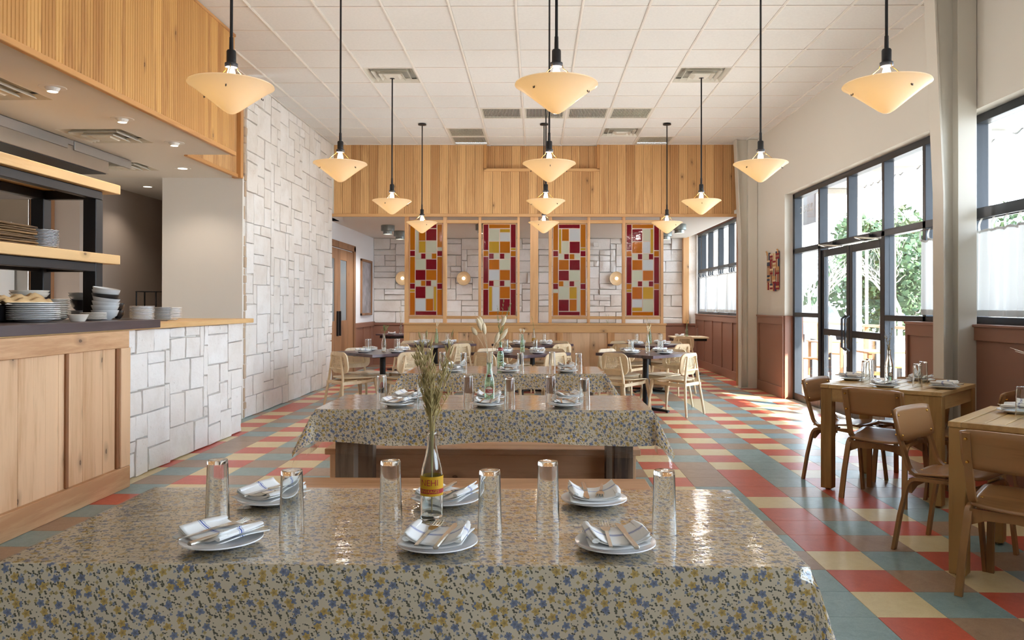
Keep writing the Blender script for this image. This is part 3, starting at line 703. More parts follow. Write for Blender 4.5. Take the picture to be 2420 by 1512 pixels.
glaze('window_2', [(c + .03, a - .03, z0, z1) for a, c in zip(ys, ys[1:]) for z0, z1 in ((2.2, 2.9), (1.28, 2.1))], [(y - .035, y + .035, 1.21, 2.98) for y in ys], [(3.42, 6.72, 2.91, 2.98), (3.42, 6.72, 2.10, 2.19), (3.42, 6.72, 1.21, 1.27)])
ys = [3.2, 2.0, .8, -.4, -1.6]
glaze('added_window_3', [(c + .03, a - .03, z0, z1) for a, c in zip(ys, ys[1:]) for z0, z1 in ((2.2, 2.9), (1.28, 2.1))], [(y - .035, y + .035, 1.21, 2.98) for y in ys], [(-1.6, 3.2, 2.91, 2.98), (-1.6, 3.2, 2.10, 2.19), (-1.6, 3.2, 1.21, 1.27)])  # unseen extra glazing behind the camera, added to let in daylight
# ---- double entrance door
for nm, y0, y1, hs in (('door_1', 9.39, 10.28, 0), ('door_2', 8.47, 9.37, 1)):
    t = struct(nm)
    for a, c in ((y0, y0 + .08), (y1 - .08, y1)): MB().bbox(XG + .02, XG + .07, a, c, .02, 2.09, .003).build('stile', BLACKA, t)
    for a, c in ((2.0, 2.09), (.98, 1.06), (.02, .22)): MB().bbox(XG + .02, XG + .07, y0 + .08, y1 - .08, a, c, .003).build('rail', BLACKA, t)
    for a, c in ((1.06, 2.0), (.22, .98)): MB().box(XG + .04, XG + .046, y0 + .08, y1 - .08, a, c).build('pane', PANE, t)
    yy = y0 + .04 if hs == 0 else y1 - .04
    MB().tube([(XG + .0, yy, .82), (XG - .05, yy, .86), (XG - .05, yy, 1.2), (XG, yy, 1.24)], .014, 8).build('pull_handle', BLACKA, t, smooth=True)
    yc = y0 + .2 if hs else y0 + .35
    MB().bbox(XG - .05, XG + .02, yc, yc + .24, 2.10, 2.16, .006).build('closer_body', BLACKA, t)
    MB().tube([(XG - .06, yc + .12, 2.10), (XG - .28, yc - .18, 2.105)], .008, 6).tube([(XG - .28, yc - .18, 2.105), (XG - .01, yc - .42 + .2, 2.09)], .008, 6).build('closer_arm', SILV, t)
# reveals
tag(MB().box(XR - .002, XG + .1, 11.38, 11.41, 0, 1.21).build('trim_1', BROWNP), kind='structure')
# ---- steel portal columns
def column(y, label):
    t = thing('steel_column', label, 'column', (0, y, 0))
    z = [0, 2.3, ZC]; xi = [3.36, 3.355, 3.275]
    MB().prism([(3.37, 0), (3.365, 2.3), (3.285, ZC), (3.52, ZC), (3.52, 0)], -.005, .005, 'Y').build('web', STEELW, t)
    MB().prism([(3.355, 0), (3.35, 2.3), (3.27, ZC), (3.285, ZC), (3.365, 2.3), (3.37, 0)], -.085, .085, 'Y').build('inner_flange', STEELW, t)
    MB().bbox(3.47, 3.625, -.085, .085, 0, ZC, .003).build('outer_casing', STEELW, t)
    MB().bbox(3.34, 3.625, -.1, .1, 0, .012, .002).build('base_plate', STEELW, t)
    return t
column(6.52, 'cream painted steel column between the window and the glass doors'); 
c2 = column(12.86, 'cream painted steel column beside the wooden header end')
# ---- recess walls
tag(MB().box(-3.9, -3.70, 13.2, 17.9, .98, ZK + .02).build('wall_recess_left', WHITEP), kind='structure')
wb = struct('wall_recess_left_wainscot', MB().box(-3.9, -3.69, 13.2, 17.7, -.1, .98), BROWNP)
for y in (15.75, 16.5, 17.2): MB().bbox(-3.69, -3.672, y, y + .07, .12, .9, .002).build('stile', BROWNP, wb)
MB().bbox(-3.69, -3.665, 15.7, 17.6, .88, .98, .003).build('top_rail', BROWNP, wb)
wf = struct('wall_far', MB().box(-3.9, XR + .2, 17.66, 17.8, -.1, 3.1), MORTAR)
def pfar(o, x, z): o.location = (-3.7 + x, 17.66, .95 + z)
clad(wf, 7.0, ZK - .95, .125, 51, pfar, [(3, 1), (4, 2), (2, 1), (3, 2), (5, 2), (4, 1), (2, 2)], d0=.045, d1=.085, rough=.022)
MB().box(3.3, 3.62, 17.6, 17.66, .95, 3.05).build('stone_return', STONE, wf)
MB().box(-3.7, XR, 17.56, 17.62, -.0, .94).build('wainscot', BROWNP, wf); MB().bbox(-3.7, XR, 17.53, 17.62, .90, .95).build('cap', BROWNP, wf)
tag(MB().bbox(3.29, 3.42, 17.44, 17.58, .95, 2.9).build('trim_2', W_POST), kind='structure')
wq = struct('wall_recess_right', MB().box(3.6, 3.9, 13.34, 17.7, -.1, 1.17).box(3.64, 3.9, 13.34, 17.7, 2.95, 3.2), BROWNP)
wains(13.5, 17.55, 1.17, 5, wq, 3.6)
E3 = [17.55, 17.2, 16.5, 15.6, 14.75, 13.95, 13.4]
glaze('window_4', [(c + .03, a - .03, z0, z1) for a, c in zip(E3, E3[1:]) for z0, z1 in ((2.16, 2.9), (1.22, 2.09))], [(y - .03, y + .03, 1.17, 2.95) for y in E3], [(13.4, 17.55, 2.89, 2.95), (13.4, 17.55, 2.09, 2.15), (13.4, 17.55, 1.17, 1.22)], 3.64)
tag(MB().bbox(3.42, 3.60, YH - .03, YH + .14, 0, ZK).build('trim_3', W_POSTD), kind='structure')
# far left double door
dt = struct('door_3')
MB().bbox(-3.71, -3.66, 13.24, 13.72, 0, 2.52).build('casing', W_DOOR, dt); MB().bbox(-3.71, -3.66, 15.56, 15.70, 0, 2.52).build('casing', W_DOOR, dt); MB().bbox(-3.71, -3.66, 13.24, 15.70, 2.42, 2.54).build('head_casing', W_DOOR, dt)
for a, c, s in ((13.73, 14.30, 1), (14.31, 15.54, 0)):
    pass
for y0, y1, g0, g1, hy in ((13.73, 14.34, 13.83, 14.10, 14.26), (14.35, 15.55, 14.52, 15.0, 14.43)):
    MB().bbox(-3.70, -3.675, y0, g0, .02, 2.4).build('stile', W_DOOR, dt); MB().bbox(-3.70, -3.675, g1, y1, .02, 2.4).build('stile', W_DOOR, dt)
    MB().bbox(-3.70, -3.675, g0, g1, 2.2, 2.4).build('rail', W_DOOR, dt); MB().bbox(-3.70, -3.675, g0, g1, .02, 1.06).build('lower_panel', W_DOOR, dt)
    MB().box(-3.695, -3.685, g0, g1, 1.06, 2.2).build('glass', plain('frosted_door_glass', dec('7C868C'), .25), dt)
    MB().bbox(-3.675, -3.635, hy - .015, hy + .015, .78, 1.24, .005).build('pull_handle', BLKM, dt)
# ================================================================= ROOM DIVIDER + ART GLASS
dv = thing('room_divider', 'timber half wall with open post frame dividing the dining room', 'divider', (0, 13.2, 0))
def D_(x0, x1, z0, z1, n, m, y0=.06, y1=.15, b=.003): return MB().bbox(x0, x1, y0, y1, z0, z1, b).build(n, m, dv)
for a, c in ((-2.256, -2.187), (-1.598, -1.536), (-.992, -.945), (-.328, -.288), (.209, .263), (.867, .914), (1.463, 1.517), (2.117, 2.164)): D_(a, c, 1.05, 2.875, 'post', W_POST)
D_(-.107, .031, 1.05, 2.875, 'centre_post', W_POST, .03, .17)
for a, c in ((-2.187, -1.598), (-1.536, -.992), (-.945, -.328), (.263, .867), (.914, 1.463), (1.517, 2.117)):
    D_(a, c, 2.757, 2.812, 'upper_rail', W_TRIMX, .065, .145); D_(a, c, 1.12, 1.17, 'lower_rail', W_TRIMX, .065, .145)
D_(-2.27, 2.21, 1.02, 1.052, 'cap', W_TRIMX, .0, .2, .005)
D_(-2.25, 2.20, 0, 1.02, 'core', W_TRIM, .06, .15)
D_(-2.26, 2.2, .89, 1.02, 'top_rail', W_TRIMX, .02, .06); D_(-2.26, 2.2, 0, .16, 'base_rail', W_TRIMX, .02, .06)
for a, c in ((-2.26, -2.165), (-1.412, -1.332), (-.516, -.4), (.35, .451), (1.215, 1.33), (2.107, 2.2)): D_(a, c, .16, .89, 'stile', W_POST, .02, .06)
R = random.Random(9)
for a, c in ((-2.165, -1.412), (-1.332, -.516), (-.4, .35), (.451, 1.215), (1.33, 2.107)):
    n = R.choice((5, 6)); w_ = (c - a) / n
    for k in range(n): D_(a + k * w_ + .0006, a + (k + 1) * w_ - .0006, .16, .89, 'plank', W_ALDER, .046 + R.uniform(0, .003), .06, .001)
U = .001533
def rows(L, yb): return L
SIDE = {  # (v0,v1,colour)
 1: ([(140, 427, 'a'), (435, 494, 'r'), (502, 796, 'a'), (802, 860, 'r'), (868, 894, 'y'), (902, 1153, 'a')], [(140, 395, 'a'), (401, 430, 'c'), (436, 494, 'r'), (502, 796, 'a'), (802, 861, 'r'), (868, 1153, 'a')]),
 2: ([(140, 427, 'r'), (435, 495, 'a'), (502, 794, 'r'), (801, 860, 'a'), (868, 1153, 'r')], [(140, 398, 'r'), (404, 428, 'y'), (436, 495, 'a'), (502, 794, 'r'), (801, 860, 'a'), (868, 1153, 'r')]),
 3: ([(140, 427, 'a'), (435, 495, 'r'), (503, 796, 'a'), (802, 861, 'r'), (868, 898, 'c'), (905, 1153, 'a')], [(140, 395, 'a'), (401, 429, 'y'), (436, 495, 'r'), (503, 796, 'a'), (802, 861, 'r'), (868, 1153, 'a')]),
 4: ([(140, 426, 'r'), (434, 496, 'a'), (503, 796, 'r'), (802, 861, 'a'), (867, 893, 'y'), (900, 1153, 'r')], [(140, 426, 'r'), (434, 496, 'a'), (503, 796, 'r'), (802, 861, 'a'), (868, 1153, 'r')])}
CEN = {
 1: [(0, 243, 140, 182, 'r'), (0, 32, 190, 457, 'c'), (38, 115, 190, 322, 'a'), (122, 243, 190, 319, 'r'), (38, 115, 328, 457, 'y'), (122, 243, 326, 457, 'c'), (0, 57, 465, 524, 'c'), (64, 115, 465, 524, 'r'), (122, 182, 465, 524, 'c'), (189, 243, 465, 524, 'a'),
     (0, 115, 531, 643, 'c'), (122, 243, 531, 643, 'r'), (0, 115, 650, 762, 'r'), (122, 243, 650, 762, 'a'), (0, 57, 769, 828, 'c'), (64, 115, 769, 828, 'a'), (122, 180, 769, 828, 'r'), (187, 243, 769, 828, 'c'),
     (0, 115, 836, 965, 'r'), (122, 205, 836, 966, 'c'), (212, 243, 836, 1106, 'y'), (0, 115, 973, 1106, 'w'), (122, 205, 973, 1106, 'a'), (0, 243, 1113, 1153, 'r')],
 2: [(0, 243, 140, 182, 'a'), (0, 118, 190, 324, 'c'), (126, 243, 190, 227, 'y'), (126, 243, 234, 324, 'w'), (0, 118, 331, 458, 'y'), (126, 243, 331, 458, 'a'), (0, 53, 465, 524, 'r'), (60, 118, 465, 524, 'c'), (126, 178, 465, 524, 'r'), (186, 243, 465, 524, 'c'),
     (0, 118, 533, 643, 'a'), (126, 243, 533, 643, 'c'), (0, 118, 650, 762, 'w'), (126, 243, 650, 762, 'a'), (0, 53, 769, 828, 'r'), (60, 118, 769, 828, 'c'), (126, 178, 769, 828, 'r'), (186, 243, 769, 828, 'c'),
     (0, 35, 836, 1106, 'y'), (43, 118, 836, 1106, 'w'), (126, 243, 836, 966, 'a'), (126, 243, 974, 1106, 'r'), (0, 243, 1113, 1153, 'a')],
 3: [(0, 243, 140, 182, 'r'), (0, 28, 190, 463, 'y'), (36, 116, 190, 323, 'a'), (125, 243, 190, 323, 'w'), (36, 116, 330, 463, 'c'), (125, 243, 331, 460, 'r'), (0, 55, 470, 528, 'c'), (63, 116, 470, 528, 'r'), (125, 180, 470, 528, 'a'), (188, 243, 470, 528, 'c'),
     (0, 116, 536, 647, 'a'), (125, 243, 536, 647, 'r'), (0, 116, 655, 765, 'r'), (125, 243, 652, 765, 'c'), (0, 53, 773, 830, 'a'), (61, 116, 773, 830, 'c'), (125, 178, 773, 830, 'r'), (186, 243, 773, 830, 'c'),
     (0, 116, 838, 972, 'c'), (125, 207, 838, 969, 'y'), (215, 243, 838, 1106, 'c'), (0, 116, 980, 1106, 'r'), (125, 207, 977, 1106, 'a'), (0, 243, 1114, 1153, 'r')],
 4: [(0, 243, 140, 182, 'a'), (0, 115, 190, 326, 'r'), (124, 205, 190, 324, 'c'), (212, 243, 190, 460, 'y'), (0, 115, 333, 460, 'a'), (124, 205, 331, 460, 'w'), (0, 57, 468, 528, 'c'), (65, 115, 468, 528, 'r'), (124, 186, 468, 528, 'c'), (193, 243, 468, 528, 'r'),
     (0, 115, 536, 647, 'a'), (124, 243, 534, 647, 'w'), (0, 115, 654, 765, 'c'), (124, 243, 654, 765, 'a'), (0, 57, 773, 830, 'c'), (65, 115, 773, 830, 'r'), (124, 186, 773, 830, 'c'), (193, 243, 773, 830, 'r'),
     (0, 115, 838, 969, 'a'), (124, 243, 838, 969, 'y'), (0, 115, 976, 1060, 'w'), (0, 115, 1067, 1106, 'y'), (124, 243, 976, 1106, 'c'), (0, 243, 1114, 1153, 'a')]}
PW = .575
for k, (x0, lab) in enumerate(((-2.18, 'tall art glass panel with amber borders, leftmost of the four'), (-.92, 'tall art glass panel with red borders, left of the centre post'), (.275, 'tall art glass panel with amber borders, right of the centre post'), (1.53, 'tall art glass panel with red borders, rightmost of the four')), 1):
    t = thing('stained_glass_panel', lab, 'stained glass', (x0, 13.3, 1.175), 0, 'stained glass panels in the divider')
    sx = PW / 390.0; Z = lambda v: (1160 - v) * 1.575 / 1028
    panes = []
    for (a, c, col) in SIDE[k][0]: panes.append((8, 65, a, c, col))
    for (a, c, col) in SIDE[k][1]: panes.append((325, 382, a, c, col))
    for (a, b_, c, d, col) in CEN[k]: panes.append((73 + a, 73 + b_, c, d, col))
    for (a, b_, c, d, col) in panes:
        m = MB().bbox(a * sx, b_ * sx, -.003, .003, Z(d), Z(c), .0015); m.build('pane', SG[col], t)
    cm = MB(); e = .0045
    for (a, b_, c, d, col) in panes:
        a, b_, z0, z1 = a * sx, b_ * sx, Z(d), Z(c)
        for q in ((a - e * 1.4, a + .001, z0 - e, z1 + e), (b_ - .001, b_ + e * 1.4, z0 - e, z1 + e), (a, b_, z0 - e * 1.4, z0 + .001), (a, b_, z1 - .001, z1 + e * 1.4)): cm.box(q[0], q[1], -.0045, .0045, q[2], q[3])
    cm.build('lead_came', CAME, t)
    fm = MB()
    for q in ((0, .008, 0, 1.575), (PW - .008, PW, 0, 1.575), (0, PW, 0, .010), (0, PW, 1.563, 1.575)): fm.box(q[0], q[1], -.012, .012, q[2], q[3])
    fm.build('frame', W_TRIM, t)
# sconces on the far wall, ceiling cans, picture
def sconce(x, z, label):
    t = thing('wall_sconce', label, 'wall lamp', (x, 17.52, z), 0, 'round sconces on the far stone wall')
    MB().lathe([(0, 0), (.14, .02), (.158, .045), (.155, .05), (.13, .03), (0, .012)], 28).xf(Matrix.Rotation(pi / 2, 4, 'X')).build('dish', plain('sconce_cream_ceramic', dec('C9AE88'), .5) if 'sconce_cream_ceramic' not in MATS else MATS['sconce_cream_ceramic'], t, smooth=True)
    MB().lathe([(0, .085), (.025, .08), (.04, .05), (.036, .02), (0, .015)], 20).xf(Matrix.Rotation(pi / 2, 4, 'X')).build('globe', GLOBE, t, smooth=True)
    MB().box(-.03, .03, 0, .07, -.03, .03).build('mount', BLACKA, t)
    ld = bpy.data.lights.new('sconce_light', 'POINT'); ld.energy = .2; ld.color = (1, .82, .6); ld.shadow_soft_size = .04; lo = bpy.data.objects.new('sconce_light', ld); COL.objects.link(lo); lo.parent = t; lo.location = (0, -.2, 0)
sconce(-1.64, 1.955, 'round cream wall sconce seen between the two left glass panels'); sconce(1.80, 1.958, 'round cream wall sconce seen between the two right glass panels'); sconce(-3.02, 1.955, 'round cream wall sconce half hidden behind the left divider post')
for x, y, l in ((-2.83, 14.75, 'galvanised two tier ceiling can light nearest the left stone wall'), (-2.80, 15.9, 'galvanised two tier ceiling can light behind the leftmost divider post'), (-1.02, 14.6, 'galvanised ceiling can light beside the second glass panel'), (2.66, 14.5, 'galvanised ceiling can light behind the right front pendant shade'), (2.64, 15.9, 'galvanised ceiling can light deeper in the recess at right')):
    t = thing('can_light', l, 'ceiling lamp', (x, y, 0), 0, 'galvanised can lights in the recess')
    MB().lathe([(0, 2.868), (.125, 2.868), (.128, 2.86), (.128, 2.765), (.118, 2.76), (.088, 2.76), (.088, 2.70), (.084, 2.70), (.084, 2.76), (0, 2.76)], 32).build('housing', GALV, t, smooth=True)
    MB().lathe([(0, 2.712), (.082, 2.712), (.082, 2.716), (0, 2.716)], 24).build('lens', LENS, t)
    ld = bpy.data.lights.new('can_spot', 'SPOT'); ld.energy = 62; ld.spot_size = 2.7; ld.spot_blend = .6; ld.color = (1, .98, .95); ld.shadow_soft_size = .07; lo = bpy.data.objects.new('can_spot', ld); COL.objects.link(lo); lo.parent = t; lo.location = (0, 0, 2.69)
t = thing('framed_picture', 'tall framed picture on the white wall past the wooden doors', 'picture', (-3.70, 16.8, 1.73))
for q in ((-.53, -.47, -.6, .6), (.47, .53, -.6, .6)): MB().bbox(0, .035, q[0], q[1], q[2], q[3]).build('frame_side', W_DOOR, t)
for q in ((-.53, .53, .55, .6), (-.53, .53, -.6, -.55)): MB().bbox(0, .035, q[0], q[1], q[2], q[3]).build('frame_rail', W_DOOR, t)
MB().box(.005, .012, -.47, .47, -.55, .55).build('print', ARTD, t)
tag(MB().bbox(.0, 0.12, .0, .05, 0, .09).xf(Matrix.Translation((1.28, 17.5, 2.68))).build('wall_speaker', PLASTW), 'small white box fixed high on the far stone wall', 'speaker')
# ================================================================= PENDANTS
def pendant():
    t = thing('pendant_lamp', 'x', 'pendant lamp', (0, 0, 0))
    MB().lathe([(0, 4.084), (.06, 4.084), (.062, 4.066), (.02, 4.058), (0, 4.058)], 24).build('canopy', BLACK, t, smooth=40)
    MB().lathe([(0, 2.86), (.0085, 2.86), (.0085, 4.06), (0, 4.06)], 10).build('rod', BLACK, t, smooth=40)
    MB().lathe([(0, 2.70), (.033, 2.70), (.036, 2.705), (.036, 2.722), (.026, 2.728), (.026, 2.79), (.022, 2.797), (.012, 2.80), (.011, 2.87), (0, 2.87)], 24).build('socket', BLACK, t, smooth=35)
    rim, tip = 2.60, 2.437
    prof = [(0, tip), (.02, tip + .003), (.045, tip + .018), (.12, tip + .078), (.19, tip + .132), (.222, tip + .155), (.234, rim - .002), (.232, rim + .004), (.226, rim + .003), (.186, tip + .137), (.118, tip + .084), (.042, tip + .024), (0, tip + .008)]
    MB().lathe(prof, 56).build('glass_shade', SHADE, t, smooth=60)
    MB().lathe([(0, 2.60), (.016, 2.605), (.027, 2.63), (.024, 2.665), (.014, 2.70), (0, 2.70)], 16).build('bulb', BULB, t, smooth=True)
    for k in range(3):
        a = k * 2 * pi / 3 + .45
        arm = MB().tube([(.034 * cos(a), .034 * sin(a), 2.712), (.038 * cos(a), .038 * sin(a), 2.69), (.09 * cos(a), .09 * sin(a), 2.645), (.172 * cos(a), .172 * sin(a), 2.575)], .0022, 5).build('hanger_arm', BRASS, t, smooth=True)
        MB().tube([(.172 * cos(a), .172 * sin(a), 2.575), (.178 * cos(a), .178 * sin(a), 2.549), (.186 * cos(a), .186 * sin(a), 2.545), (.186 * cos(a), .186 * sin(a), 2.555)], .003, 5).build('hook', BLACK, arm)
    return t
pt = pendant(); PX = (-1.725, .11, 1.955); PY = (4.36, 6.80, 9.24, 11.67)
rn = ('nearest', 'second', 'third', 'farthest'); cn = ('left', 'middle', 'right'); first = True
for j, y in enumerate(PY):
    for i, x in enumerate(PX):
        lab = f'cone shaped opal glass pendant lamp, {rn[j]} in the {cn[i]} line of pendants'
        if first: o = pt; o.location = (x, y, 0); o.rotation_euler.z = .3; o['label'] = lab; o['group'] = 'cone pendant lamps'; first = False
        else: o = dup(pt, (x, y, 0), .3 + i * 1.1 + j * .8, lab, 'cone pendant lamps')
        ld = bpy.data.lights.new('pendant_light', 'POINT'); ld.energy = LAMP; ld.color = (1, .965, .92); ld.shadow_soft_size = .05
        lo = bpy.data.objects.new('pendant_light', ld); COL.objects.link(lo); lo.parent = o; lo.location = (0, 0, 2.655)
# recessed lights over the pass
def downlight(x, y, z, label, e=16, gimbal=True):
    t = thing('recessed_downlight', label, 'ceiling lamp', (x, y, z), 0, 'recessed kitchen downlights')
    MB().lathe([(.052, -.004), (.085, -.003), (.088, 0), (.05, .002)], 28).build('trim_ring', PLASTW, t, smooth=40)
    if gimbal: MB().lathe([(0, -.006), (.03, -.006), (.034, -.03), (.05, -.002), (.05, .0), (0, .0)], 20).build('lamp_head', PLASTW, t, smooth=40)
    MB().lathe([(0, -.031 if gimbal else -.003), (.031 if gimbal else .05, -.031 if gimbal else -.003), (0, -.028 if gimbal else 0)], 20).build('lens', LENS, t)
    ld = bpy.data.lights.new('down_spot', 'SPOT'); ld.energy = e; ld.spot_size = 2.2; ld.spot_blend = .7; ld.color = (1, .84, .66); ld.shadow_soft_size = .04
    lo = bpy.data.objects.new('down_spot', ld); COL.objects.link(lo); lo.parent = t; lo.location = (0, 0, -.05)
downlight(-3.37, 5.36, ZK, 'recessed ceiling light above the plates, nearest of the row'); downlight(-3.37, 6.27, ZK, 'recessed ceiling light above the pass, second of the row'); downlight(-3.38, 7.2, ZK, 'recessed ceiling light near the fascia end, third of the row')
downlight(-3.93, 8.57, ZK, 'flush lit ceiling light in front of the blank kitchen wall', 15, False); downlight(-4.99, 9.9, ZK, 'flush lit ceiling light at the dark corridor mouth', 12, False)
downlight(-6.5, 7.0, ZK, 'added ceiling light deep inside the kitchen, unseen, brightening the soffit', 260, False); downlight(-3.37, 4.0, ZK, 'recessed ceiling light above the pass beyond the left frame edge')  # the deep kitchen light is unseen, added to brighten kitchen and soffit
diffuser(-3.86, 5.4, ZK, 'white square diffuser in kitchen ceiling at the left frame edge'); diffuser(-3.87, 6.93, ZK, 'white square diffuser in kitchen ceiling above the steel shelf end'); diffuser(-4.5, 8.45, ZK, 'white square diffuser in kitchen ceiling behind the hood', .5)
# ================================================================= TABLES WITH CLOTH
def table_cloth(x0, x1, y0, y1, zt, drop, label, vlabel, seed):
    R = random.Random(seed); nx, ny, nd = 56, 22, 10
    W, Dp = x1 - x0, y1 - y0
    def mk(dr, off, amp, ext, nm, mat, thick):
        # grid over cloth plan; parts beyond the table edge fold down
        us = [-dr + dr * i / nd for i in range(nd)] + [W * i / nx for i in range(nx + 1)] + [W + dr * (i + 1) / nd for i in range(nd)]
        vs_ = [-dr + dr * i / nd for i in range(nd)] + [Dp * i / ny for i in range(ny + 1)] + [Dp + dr * (i + 1) / nd for i in range(nd)]
        V = []; UVs = []
        for v in vs_:
            for u in us:
                ex = max(0, -u, u - W); ey = max(0, -v, v - Dp); sx = -1 if u < 0 else 1; sy = -1 if v < 0 else 1
                cu_, cv = min(max(u, 0), W), min(max(v, 0), Dp); z = zt + off; X = x0 + cu_; Y = y0 + cv
                if ex and not ey:
                    f = ex / dr; z -= ex; X += sx * (off + .006 + .04 * f + amp * f * sin(v * 9 + seed)); 
                elif ey and not ex:
                    f = ey / dr; z -= ey; Y += sy * (off + .004 + .012 * f + amp * f * (sin(u * 7 + seed) + .5 * sin(u * 17 + seed * 2)))
                    z += -.012 * f * sin(u * 5 + seed * 1.3)
                elif ex and ey:
                    d = math.hypot(ex, ey); a = math.atan2(ey, ex); f = min(1.3, d / dr)
                    fold = sin(2 * a)          # corner flares outward into a hanging point
                    z -= d * (1 - .02 * fold); out = .03 * f + .085 * f * fold
                    X += sx * (off + .006 + out * cos(a * .9 + .1)) ; Y += sy * (off + .004 + out * .55 * sin(a))
                r_ = .004
                V.append((X, Y, z)); UVs.append((u, v))
        n = len(us); F = [(j * n + i, j * n + i + 1, (j + 1) * n + i + 1, (j + 1) * n + i) for j in range(len(vs_) - 1) for i in range(n - 1)]
        m = MB(); m.add(V, F); cx, cy = (x0 + x1) / 2, (y0 + y1) / 2
        m.v = [(a - cx, b_ - cy, c) for a, b_, c in m.v]
        o = m.build(nm, mat, None, smooth=60, fix=False, uvf=[(a + seed * .37, b_) for a, b_ in UVs]); o.location = (cx, cy, 0)
        return o
    c = mk(drop, .0, .012, 0, 'tablecloth', FLORAL, .001); tag(c, label, 'tablecloth', 'flowered tablecloths')
    v = mk(drop + .07, .0035, .014, 0, 'vinyl_table_cover', VINYL, .001); tag(v, vlabel, 'table cover', 'clear vinyl covers')
def long_table(x0, x1, y0, y1, label):
    t = thing('long_table', label, 'table', ((x0 + x1) / 2, (y0 + y1) / 2, 0), 0, 'long tables under flowered cloths'); hx, hy = (x1 - x0) / 2, (y1 - y0) / 2
    MB().bbox(-hx + .004, hx - .004, -hy + .004, hy - .004, .715, .757).build('tabletop', W_OLD, t)
    for sx in (-1, 1):
        for sy in (-1, 1):
            cx = sx * (hx - .16); cy = sy * (hy - .10); MB().bbox(cx - .055, cx + .055, cy - .055, cy + .055, 0, .715).build('leg', W_OLD, t)
        MB().bbox(sx * (hx - .16) - .04, sx * (hx - .16) + .04, -hy + .15, hy - .15, .6, .7).build('cross_rail', W_OLD, t)
    return t
T1 = (-1.255, .63, 1.795, 2.545); T2 = (-1.27, .665, 4.45, 5.17); T3 = (-1.175, .605, 6.78, 7.6)
for (T, n_, dr) in ((T1, 'front', .30), (T2, 'middle', .19), (T3, 'rear', .145)):
    long_table(*T, f'long weathered timber table under the {n_} flowered cloth')
    table_cloth(*T, .76, dr, f'blue and yellow flowered cloth on the {n_} long table', f'clear glossy vinyl cover over the {n_} flowered tablecloth', {'front': 1, 'middle': 4, 'rear': 9}[n_])
def box_bench(x0, x1, y0, y1, zt, label, boxed=True):
    t = thing('bench', label, 'bench', ((x0 + x1) / 2, (y0 + y1) / 2, 0)); hx, hy = (x1 - x0) / 2, (y1 - y0) / 2
    MB().bbox(-hx, hx, -hy, hy, zt - .04, zt, .004).build('seat_board', W_BENCH, t)
    for s in (-1, 1): MB().bbox(s * (hx - .05) - .02, s * (hx - .05) + .02, -hy + .02, hy - .02, 0, zt - .04).build('end_panel', W_ALDER, t)
    for s in ((-1, 1) if boxed else ()): MB().bbox(-hx + .03, hx - .03, s * (hy - .04) - .012, s * (hy - .04) + .012, 0, zt - .04).build('side_panel', W_BENCH, t)
    if not boxed: MB().bbox(-hx + .05, hx - .05, -.015, .015, .2, .3).build('stretcher', W_BENCH, t)
    return t
box_bench(-1.245, .575, 3.78, 4.10, .45, 'plain timber bench on the near side of the middle flowered table')
box_bench(-1.40, .69, 5.13, 5.5, .41, 'box fronted timber bench pushed under the middle flowered table', True)
box_bench(-1.2, .62, 7.57, 7.95, .44, 'box fronted timber bench pushed under the rear flowered table', True)
# ================================================================= TABLEWARE
def glass():
    h, r0, r1 = .165, .0275, .0325   # stands upside down: closed base up
    o = MB().lathe([(r1, 0), (r1 - .0018, 0), (r0 - .002, h - .012), (0, h - .012), (0, h - .002), (r0 - .006, h), (r0 - .001, h - .001), (r0 + .0003, h - .006)], 32, closed=True)
    return o.build('drinking_glass', GLASS, None, smooth=50)
def lo_glass():
    return MB().lathe([(.0325, 0), (.031, 0), (.0262, .153), (0, .153), (0, .164), (.0275, .165)], 14, closed=True).build('drinking_glass', GLASS, None, smooth=50)
def plate_obj(r=.1):
    p = [(0, .004), (r * .55, .004), (r * .62, .005), (r * .95, .014), (r, .016), (r * .995, .019), (r * .93, .017), (r * .62, .009), (0, .008)]
    return MB().lathe([(0, 0), (r * .55, 0)] + p[2:], 40).build('plate', PORC, None, smooth=50)
def napkin_obj():
    t = thing('napkin', 'x', 'napkin')
    def lay(w, d, z0, c, sk, k1, name, seed, curl):
        R = random.Random(seed); ph = R.uniform(0, 6)
        def fn(u, v):
            a = (u - .5) * 2; b_ = (v - .5) * 2
            z = z0 + c * abs(a) ** 2.3 * (1 - .25 * b_) + .002 * sin(b_ * 3 + ph) + curl * max(0, -b_ - .55) * (1 - a * a) * .02
            return (a * w / 2 * (1 - .05 * abs(a)) + sk * b_, b_ * d / 2 + k1 * a, z)
        m = MB().grid(16, 12, fn); uvs = [(i / 16, j / 12) for j in range(13) for i in range(17)]
        o = m.build(name, NAPK, t, smooth=True, fix=False, uvf=uvs); solid(o, .0028); return o
    lay(.158, .152, .020, .010, .004, .006, 'lower_fold', 3, .3); lay(.150, .146, .025, .017, .0, -.003, 'middle_fold', 5, .2); lay(.142, .142, .030, .022, -.002, .002, 'top_fold', 8, 0)
    for s in (-1, 1):
        MB().tube([(s * .062, -.07, .040), (s * .066, -.02, .044), (s * .066, .03, .045), (s * .062, .07, .044)], [.008, .0095, .009, .006], 8, 1.3, .8).build('rolled_edge', NAPK, t, smooth=True, uvf=lambda co: (co.x * 6 + .5, co.y * 6.7 + .5))
    return t
